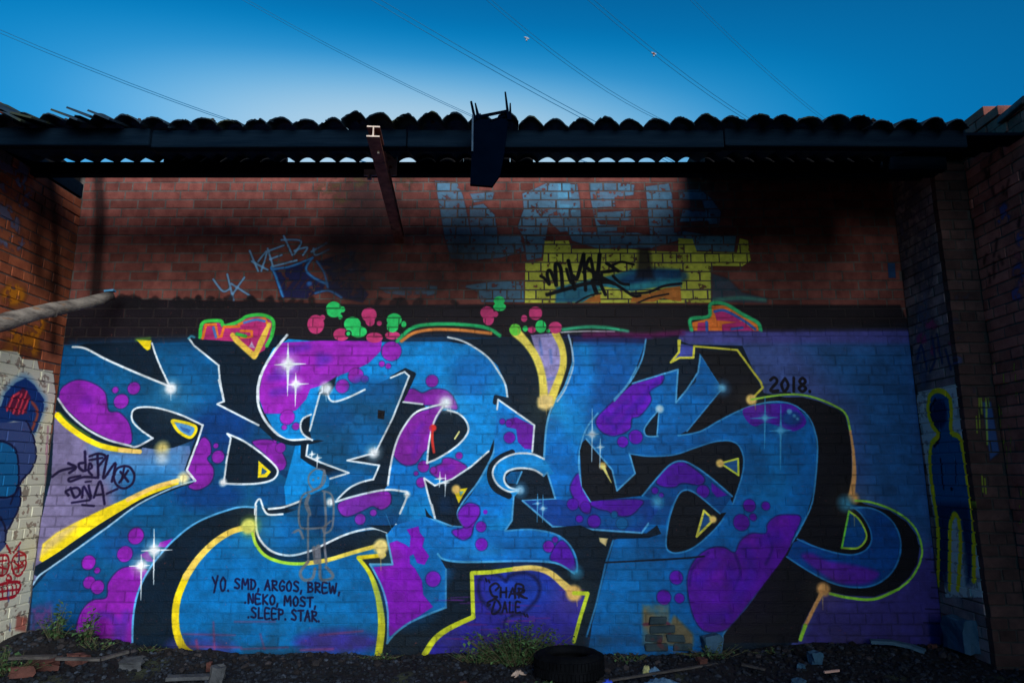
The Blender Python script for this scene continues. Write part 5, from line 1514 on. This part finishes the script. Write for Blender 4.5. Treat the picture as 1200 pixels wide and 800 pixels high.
# ------------------------------------------------------------------ weathered pole
m_log = material("weathered_wood", (0.07, 0.06, 0.055, 1), (0.24, 0.21, 0.18, 1), 7, .9, .8, 50, stretch=(1, 1, 3), spots=((0.20, 0.11, 0.06, 1), 6, .6))
pole = empty("timber_pole", (XL, 4.2, 2.2), "weathered grey timber pole slanting out from the left wall", "pole")
A_, B_ = at_y(0, 379, 4.2), at_y(130, 346, 4.95)
d = B_ - A_
m = MB()
ts = np.linspace(-.62, 1, 15)
m.tube([A_ + d * t + Vector((0, 0, .010 * math.sin(t * 6))) for t in ts], [.056 - .017 * max(t, -.3) + .003 * math.sin(t * 17) for t in ts], 14, wob=.03)
m.build("shaft", m_log, pole, smooth=True)
m = MB()
e_ = d.normalized()
m.tube([A_ + d * .42, A_ + d * .432], .0515, 14)
m.build("knot_ring", m_log, pole)
q = at_y(129, 341, 4.93)
m = MB(); m.obox(q, (.035, 0, .004), (0, .02, 0), (0, 0, .007)); m.build("blue_tape", material("blue_paint", (0.05, 0.22, 0.42, 1), (0.1, 0.3, 0.5, 1), 20, .6, .1), pole)
# ------------------------------------------------------------------ ground
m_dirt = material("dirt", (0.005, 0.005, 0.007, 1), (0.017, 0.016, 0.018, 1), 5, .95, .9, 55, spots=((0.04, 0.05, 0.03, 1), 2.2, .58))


def gh(x, y):
    """height of the ground: a low bank of rubbish along the wall, higher at the left"""
    if not (-4.2 < x < 4.2 and 2.5 < y < 6):
        return 0.0
    w = math.exp(-((y - 5.05) / .28) ** 2)
    lft = max(0.0, min(1.0, (-1.9 - x) / 1.3))
    h = .022 * w + .085 * w * lft + .03 * lft * math.exp(-((y - 4.6) / .35) ** 2)
    h += .012 * math.sin(x * 5.1 + y * 3) * math.sin(y * 7.3 - x * 2) + .006 * math.sin(x * 19 + 1) * math.sin(y * 23)
    mid = max(0.0, min(1.0, (x + 3.1) / .7)) * max(0.0, min(1.0, (2.0 - x) / .9))
    return h - .012 - .062 * mid * max(0.0, min(1.0, (y - 3.4) / .6))


m = MB()
xs = sorted(set([-400, -120, -40, -14, -7] + list(np.linspace(-4.4, 4.4, 150)) + [7, 14, 40, 120, 400]))
ys = sorted(set([-400, -120, -40, -14, -5, 0, 1.5] + list(np.linspace(2.6, 5.9, 70)) + [7.5, 14, 40, 120, 400]))
v = [(x, y, gh(x, y)) for y in ys for x in xs]
nx = len(xs)
f = [(j * nx + i, j * nx + i + 1, (j + 1) * nx + i + 1, (j + 1) * nx + i) for j in range(len(ys) - 1) for i in range(nx - 1)]
m.add(v, f)
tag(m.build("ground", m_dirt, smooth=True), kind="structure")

# gravel: every stone a small faceted body, mixed in size and tone
ICO = bmesh.new()
bmesh.ops.create_icosphere(ICO, subdivisions=1, radius=1)
ICO.verts.ensure_lookup_table()
IV = np.array([tuple(p.co) for p in ICO.verts])
IF = [tuple(p.index for p in q.verts) for q in ICO.faces]
ICO.free()


def stones(name, count, area, smin, smax, mat, seed, skew=2.2):
    g = np.random.default_rng(seed)
    m = MB()
    for _ in range(count):
        x, y = area(g)
        s = smin + (smax - smin) * g.random() ** skew
        sc = np.array([s * g.uniform(.7, 1.3), s * g.uniform(.7, 1.3), s * g.uniform(.45, .85)])
        P = IV * (1 + g.uniform(-.22, .22, (12, 1))) * sc
        a = g.uniform(0, 6.28)
        ca, sa = math.cos(a), math.sin(a)
        P = np.stack([P[:, 0] * ca - P[:, 1] * sa + x, P[:, 0] * sa + P[:, 1] * ca + y, P[:, 2] + gh(x, y) + sc[2] * .35], 1)
        m.add(P.tolist(), IF, float(g.choice([.35, .6, .9, 1.2, 1.8, 2.6], p=[.2, .25, .25, .17, .1, .03])))
    return tag(m.build(name, mat), kind="stuff")


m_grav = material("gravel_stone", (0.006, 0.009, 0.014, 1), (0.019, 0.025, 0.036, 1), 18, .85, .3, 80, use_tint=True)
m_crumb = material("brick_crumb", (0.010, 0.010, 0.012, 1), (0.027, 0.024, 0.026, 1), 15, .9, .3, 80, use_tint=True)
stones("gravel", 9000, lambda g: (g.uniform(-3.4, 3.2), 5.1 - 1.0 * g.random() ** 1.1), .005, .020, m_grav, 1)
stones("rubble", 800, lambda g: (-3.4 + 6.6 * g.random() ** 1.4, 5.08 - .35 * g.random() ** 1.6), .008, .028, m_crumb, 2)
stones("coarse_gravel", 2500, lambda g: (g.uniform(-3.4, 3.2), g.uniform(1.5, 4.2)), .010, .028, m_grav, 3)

# ------------------------------------------------------------------ loose pieces along the foot of the wall
m_fr = material("broken_brick", (0.045, 0.02, 0.018, 1), (0.10, 0.04, 0.032, 1), 14, .9, .8, 35)
m_conc = material("broken_concrete", (0.026, 0.03, 0.036, 1), (0.07, 0.078, 0.088, 1), 11, .9, .7, 35)
m_wood = material("grey_board", (0.03, 0.029, 0.03, 1), (0.085, 0.08, 0.078, 1), 5, .85, .5, 40, stretch=(1, 8, 8))


def chunk(name, px, py, size, rz, mat, label, cat, seed, group=None, tilt=.15):
    rnd = random.Random(seed)
    q = at_ground(px, py, .03)
    bm = bmesh.new()
    bmesh.ops.create_cube(bm, size=1)
    bmesh.ops.subdivide_edges(bm, edges=bm.edges[:], cuts=2, use_grid_fill=True)
    for vv in bm.verts:
        n_ = Vector((rnd.uniform(-1, 1), rnd.uniform(-1, 1), rnd.uniform(-1, 1)))
        vv.co = Vector((vv.co.x * size[0], vv.co.y * size[1], vv.co.z * size[2])) + n_ * min(size) * .10
        if vv.co.x > size[0] * .3:
            vv.co.x -= abs(rnd.gauss(0, .18)) * size[0]
    me = bpy.data.meshes.new(name)
    bm.to_mesh(me)
    bm.free()
    at_ = me.attributes.new("tint", 'FLOAT', 'POINT')
    at_.data.foreach_set("value", np.ones(len(me.vertices), np.float32))
    me.materials.append(mat)
    o = bpy.data.objects.new(name, me)
    o.location = (q.x, q.y, gh(q.x, q.y) + size[2] * .42)
    o.rotation_euler = (rnd.uniform(-tilt, tilt), rnd.uniform(-tilt, tilt), rz)
    col.objects.link(o)
    return tag(o, label, cat, group)


chunk("brick_fragment", 52, 776, (.20, .10, .065), .25, m_fr, "broken red brick on the bank in the lower left corner", "brick", 1)
chunk("brick_fragment", 92, 770, (.12, .09, .06), -.3, m_fr, "small red brick piece right of the larger broken brick on the left", "brick", 2)
chunk("brick_fragment", 27, 785, (.13, .08, .06), .7, m_fr, "red brick lump half sunk in the lower left corner", "brick", 3)
chunk("concrete_lump", 158, 770, (.15, .10, .07), .2, m_conc, "grey concrete lump below the purple cloud on the left", "rubble", 4)
chunk("concrete_lump", 256, 781, (.09, .08, .11), .4, m_conc, "upright grey concrete lump below the left end of the blue dome", "rubble", 5)
chunk("brick_fragment", 545, 784, (.055, .05, .035), .8, m_fr, "small pinkish red brick chip on the gravel left of the tyre", "brick", 6)
chunk("brick_fragment", 247, 767, (.035, .03, .06), .2, m_fr, "small orange brick stub upright against the blue dome", "brick", 7)
chunk("brick_fragment", 822, 764, (.06, .05, .04), .3, m_fr, "reddish brick chip between the rag and the blue boulder", "brick", 8)
chunk("brick_fragment", 1093, 757, (.05, .04, .03), .3, m_fr, "reddish chip at the right end of the curved board", "brick", 9)


def board(name, pts, w, th, mat, label, cat):
    """a thin board lying along points on the ground"""
    m = MB()
    for (a, b) in zip(pts[:-1], pts[1:]):
        d_ = (b - a)
        s_ = Vector((-d_.y, d_.x, 0)).normalized()
        m.obox((a + b) / 2, d_ * .502, s_ * w / 2, Vector((0, 0, th / 2)))
    o = m.build(name, mat)
    return tag(o, label, cat)


def gp(px, py, h):
    q = at_ground(px, py, h)
    q.y = min(q.y, D - .04)
    return q


board("wooden_board", [gp(14, 770, .10), gp(62, 769, .125)], .05, .016, m_wood, "short pale board lying on brick rubble in the lower left corner", "board")
board("wooden_board", [gp(66, 771, .12), gp(118, 772, .10), gp(150, 763, .115)], .035, .014, m_wood, "long thin bent board below the purple cloud on the left", "board")
board("wooden_board", [gp(196, 794, -.035), gp(250, 792, -.04)], .07, .02, m_conc, "flat grey slab on the gravel below the yellow arc on the left", "board")
board("curved_board", [gp(1020, 751, .05), gp(1045, 752, .055), gp(1068, 757, .04), gp(1084, 763, .02)], .07, .022, material("bluish_board", (0.03, 0.08, 0.13, 1), (0.07, 0.14, 0.20, 1), 8, .8, .4), "curved bluish board lying along the wall foot at the right", "board")
board("thin_stick", [gp(966, 787, .02), gp(983, 785, .02)], .012, .012, material("pink_wood", (0.42, 0.26, 0.22, 1), (0.55, 0.36, 0.3, 1), 8, .8, .2), "short pinkish stick on the dark ground below the hook shape", "stick")
board("thin_stick", [gp(700, 799, -.05), gp(840, 777, -.04)], .02, .012, m_wood, "long thin stick slanting across the gravel right of the tyre", "stick")
board("thin_stick", [gp(870, 778, -.01), gp(896, 784, -.01)], .02, .012, m_wood, "brown stick on the gravel below the dark brick patch", "stick")

# worn brick step where the corner of the wall has broken away
m_worn = material("worn_brick", (0.012, 0.028, 0.040, 1), (0.034, 0.058, 0.070, 1), 8, .95, .9, 30, spots=((0.07, 0.025, 0.03, 1), 7, .56))
step = empty("worn_buttress", (1.15, D, 0), "worn mossy brick stub sticking out at the wall foot below violet cloud", "brick stub")
sx0, sx1 = at_y(756, 740, D - .06).x, at_y(812, 740, D - .06).x
for i in range(4):
    z = -.04 + i * .062 + random.uniform(-.004, .004)
    w_ = (sx1 - sx0) * (1.05 - .13 * i + random.uniform(-.08, .08))
    n = (2, 2, 1, 1)[i]
    for j in range(n):
        mb = MB()
        c = sx0 + w_ * (j + .5) / n + random.uniform(-.012, .012)
        mb.obox((c, D + .040 - random.uniform(0, .016), z + .03), (w_ / n * random.uniform(.36, .48) * (.75 if n == 1 else 1), random.uniform(-.012, .012), random.uniform(-.004, .004)), (0, .05, 0), (random.uniform(-.006, .006), 0, .026))
        bevel(mb.build("brick", m_worn, step), .010)

# blue boulder at the pier foot, blue lump on the mural foot
m_bst = material("blue_painted_stone", (0.015, 0.06, 0.11, 1), (0.04, 0.10, 0.17, 1), 8, .85, .6, 40)
o = chunk("stone_block", 1134, 748, (.25, .10, .20), 1.57, m_bst, "pale blue painted stone block at the pier foot", "stone", 21, tilt=.02)
q = at_x(1131, 735, XR)
o.location = (XR - .045, q.y, .14)
chunk("stone_lump", 841, 757, (.14, .07, .13), .1, m_bst, "blue painted lump at the wall foot right of the worn brick stub", "stone", 22).location.y = D - .05
chunk("painted_block", 956, 771, (.075, .07, .075), .2, m_bst, "small bright blue block on the dark gravel at right", "block", 23)
chunk("painted_block", 936, 788, (.08, .05, .03), .5, m_bst, "flat blue scrap lying in front of the small blue block", "scrap", 24)
chunk("painted_block", 939, 776, (.05, .04, .03), .9, m_bst, "tiny dull blue scrap left of the small blue block", "scrap", 25)

# rag and crushed packaging
def crumpled(name, px, py, w, d_, h, mat, label, cat, seed, rz=0.0):
    g = np.random.default_rng(seed)
    n = 14
    m = MB()
    H = g.random((n, n))
    v = []
    for j in range(n):
        for i in range(n):
            u, t = i / (n - 1) - .5, j / (n - 1) - .5
            r = 1 + .25 * math.sin(5 * math.atan2(t, u) + seed)
            v.append((u * w * r, t * d_ * r, h * max(0, 1 - (u * u + t * t) * 3.2) * (.45 + .55 * H[j, i]) + .004))
    m.add(v, [(j * n + i, j * n + i + 1, (j + 1) * n + i + 1, (j + 1) * n + i) for j in range(n - 1) for i in range(n - 1)])
    q = at_ground(px, py, .02)
    o = m.build(name, mat, smooth=True)
    o.location = (q.x, q.y, gh(q.x, q.y))
    o.rotation_euler = (0, 0, rz)
    sm = o.modifiers.new("thickness", 'SOLIDIFY')
    sm.thickness = .003
    return tag(o, label, cat)


m_rag = material("blue_cloth", (0.05, 0.13, 0.23, 1), (0.10, 0.20, 0.32, 1), 14, .9, .3, 60)
crumpled("cloth_rag", 774, 785, .22, .11, .05, m_rag, "crumpled light blue rag on the ground right of the tyre", "rag", 3, .15)
crumpled("cloth_rag", 766, 772, .09, .06, .05, m_rag, "small blue rag scrap behind the larger crumpled rag", "rag", 5, .6)
crumpled("paper_scrap", 757, 772, .055, .05, .07, material("yellow_paper", (0.3, 0.32, 0.10, 1), (0.45, 0.45, 0.25, 1), 10, .8, .1), "crumpled yellow and white paper scrap beside the blue rags", "litter", 8)
crumpled("plastic_bag", 712, 790, .10, .08, .07, material("blue_plastic", (0.02, 0.06, 0.62, 1), (0.05, 0.12, 0.75, 1), 10, .35, .1), "bright blue plastic scrap against the right side of the tyre", "litter", 9)
crumpled("dry_leaf", 607, 775, .09, .035, .04, material("dead_leaf", (0.30, 0.22, 0.18, 1), (0.42, 0.33, 0.27, 1), 20, .8, .1), "large pale dead leaf lying in front of the green bush", "leaf", 12, .7)

# ------------------------------------------------------------------ old tyre lying flat
m_rub2 = material("old_rubber", (0.0015, 0.002, 0.003, 1), (0.005, 0.006, 0.008, 1), 8, .9, .4, 50, spec=.05)
q = at_ground(671, 775, .10)
tyre = empty("old_tyre", (q.x, 4.60, -.06), "black worn tyre lying flat on the gravel near the bottom edge", "tyre")
RO, RI, HT = .215, .115, .155
prof = [(RI, .03), (RI + .015, .012), (RO - .06, .0), (RO - .02, .012), (RO, .035), (RO + .003, .08), (RO, .125), (RO - .02, .145), (RO - .06, HT), (RI + .02, .142), (RI, .125), (RI + .03, .10), (RI + .05, .078), (RI + .03, .055)]
m = MB()
n = 48
vv, ff = [], []
for i in range(n):
    a = 2 * math.pi * i / n
    for r, z in prof:
        vv.append((tyre.location.x + r * math.cos(a), tyre.location.y + r * math.sin(a), z - .06))
k = len(prof)
for i in range(n):
    for j in range(k):
        ff.append((i * k + j, ((i + 1) % n) * k + j, ((i + 1) % n) * k + (j + 1) % k, i * k + (j + 1) % k))
m.add(vv, ff)
m.build("carcass", m_rub2, tyre, smooth=True)
m = MB()
for i in range(56):
    a = 2 * math.pi * i / 56
    c = Vector((tyre.location.x, tyre.location.y, -.06))
    rd, tg = Vector((math.cos(a), math.sin(a), 0)), Vector((-math.sin(a), math.cos(a), 0))
    for z0, z1, sh in ((.03, .072, .006), (.086, .13, -.006)):
        m.obox(c + rd * (RO + .002) + tg * sh + Vector((0, 0, (z0 + z1) / 2)), tg * .0095, rd * .007, Vector((0, 0, (z1 - z0) / 2)))
tag(m.build("tread", m_rub2, tyre), kind="stuff")

# ------------------------------------------------------------------ weeds
m_leaf = material("weed_leaf", (0.022, 0.06, 0.022, 1), (0.065, 0.13, 0.045, 1), 25, .7, .1, use_tint=True)
m_leaf.node_tree.nodes["Principled BSDF"].inputs["Specular IOR Level"].default_value = .25
m_stem = material("weed_stem", (0.05, 0.055, 0.03, 1), (0.10, 0.09, 0.05, 1), 20, .8, .1)


def weed(px, py, w, h, n, leaf, label, cat, seed, group=None, y=None, lean=0.0, name="weed"):
    g = random.Random(seed)
    q = at_ground(px, py, .02) if y is None else Vector((at_y(px, py, y).x, y, 0))
    base = Vector((q.x, min(q.y, D - .05), gh(q.x, q.y)))
    root = empty(name, base, label, cat, group)
    st, lf = MB(), MB()
    for s in range(n):
        a, r = g.uniform(0, 6.28), g.random() ** .6
        p = base + Vector((math.cos(a) * w * .25 * r, math.sin(a) * w * .12 * r, -.01))
        hh = h * g.uniform(.45, 1.0) * (1.1 - .5 * r)
        tip = p + Vector((math.cos(a) * w * .5 * r + lean * hh, -abs(math.sin(a)) * w * .2 * r, hh))
        mid = (p + tip) / 2 + Vector((g.uniform(-.02, .02), g.uniform(-.02, .0), hh * .08))
        st.tube([p, mid, tip], [.0025, .002, .001], 4, False)
        nl = max(4, int(hh / leaf * 2.4))
        for i in range(nl):
            t = .12 + .88 * (i + g.random()) / nl
            c = p.lerp(mid, t * 2) if t < .5 else mid.lerp(tip, t * 2 - 1)
            b = g.uniform(0, 6.28)
            d_ = Vector((math.cos(b), math.sin(b) * .8 - .15, g.uniform(-.35, .7))).normalized()
            s_ = d_.cross(Vector((0, 0, 1))).normalized()
            L = leaf * g.uniform(.55, 1.25) * (1.1 - .4 * t)
            u_ = s_.cross(d_)
            m_ = c + d_ * L * .55 + u_ * L * .08
            e_ = c + d_ * L - u_ * L * .12
            ww = L * g.uniform(.20, .34)
            lf.add([c, m_ + s_ * ww, e_, m_ - s_ * ww, m_ - u_ * L * .06], [(0, 4, 1), (1, 4, 2), (2, 4, 3), (3, 4, 0)], g.choice([.5, .75, 1, 1.3, 1.8]))
    st.build("stems", m_stem, root)
    lf.build("foliage", m_leaf, root)
    return root


weed(606, 775, .56, .32, 150, .052, "dark green bush of small leaves against the purple heart panel", "bush", 1, name="bush", y=4.93)
weed(560, 772, .34, .14, 44, .036, "low green weed spreading left from the bush", "weed", 2, y=4.95)
weed(64, 765, .20, .30, 22, .06, "tall narrow green weed at the left below the blue letter arm", "weed", 3, y=4.93)
weed(100, 763, .13, .27, 18, .06, "upright pointed green weed in front of the left purple cloud", "weed", 4, y=4.95)
weed(8, 785, .34, .17, 44, .055, "bushy green weed in the lower left corner", "weed", 5)
weed(112, 772, .22, .12, 16, .035, "low green clump right of the pointed weed at left", "weed", 6, y=4.9)
weed(448, 772, .24, .07, 22, .03, "small bright green grass tuft under the yellow dome edge", "grass", 7, y=5.0)
weed(835, 775, .40, .12, 34, .035, "low dark weeds below the blue lump right of the worn stub", "weed", 8, y=4.95)
weed(735, 772, .24, .10, 16, .035, "sparse dark weeds between the tyre and the blue rag", "weed", 9, y=4.95)
weed(630, 790, .16, .10, 12, .04, "low leafy sprig at the left edge of the tyre", "weed", 10)
weed(640, 770, .22, .20, 14, .035, "thin stalks right of the bush, behind the tyre", "weed", 11, y=5.0)
weed(172, 772, .25, .06, 14, .03, "tiny green sprouts on the bank below the black band at left", "weed", 12, y=5.0)
weed(905, 775, .3, .06, 14, .03, "tiny sprouts below the dark brick patch at right", "weed", 13, y=5.0)
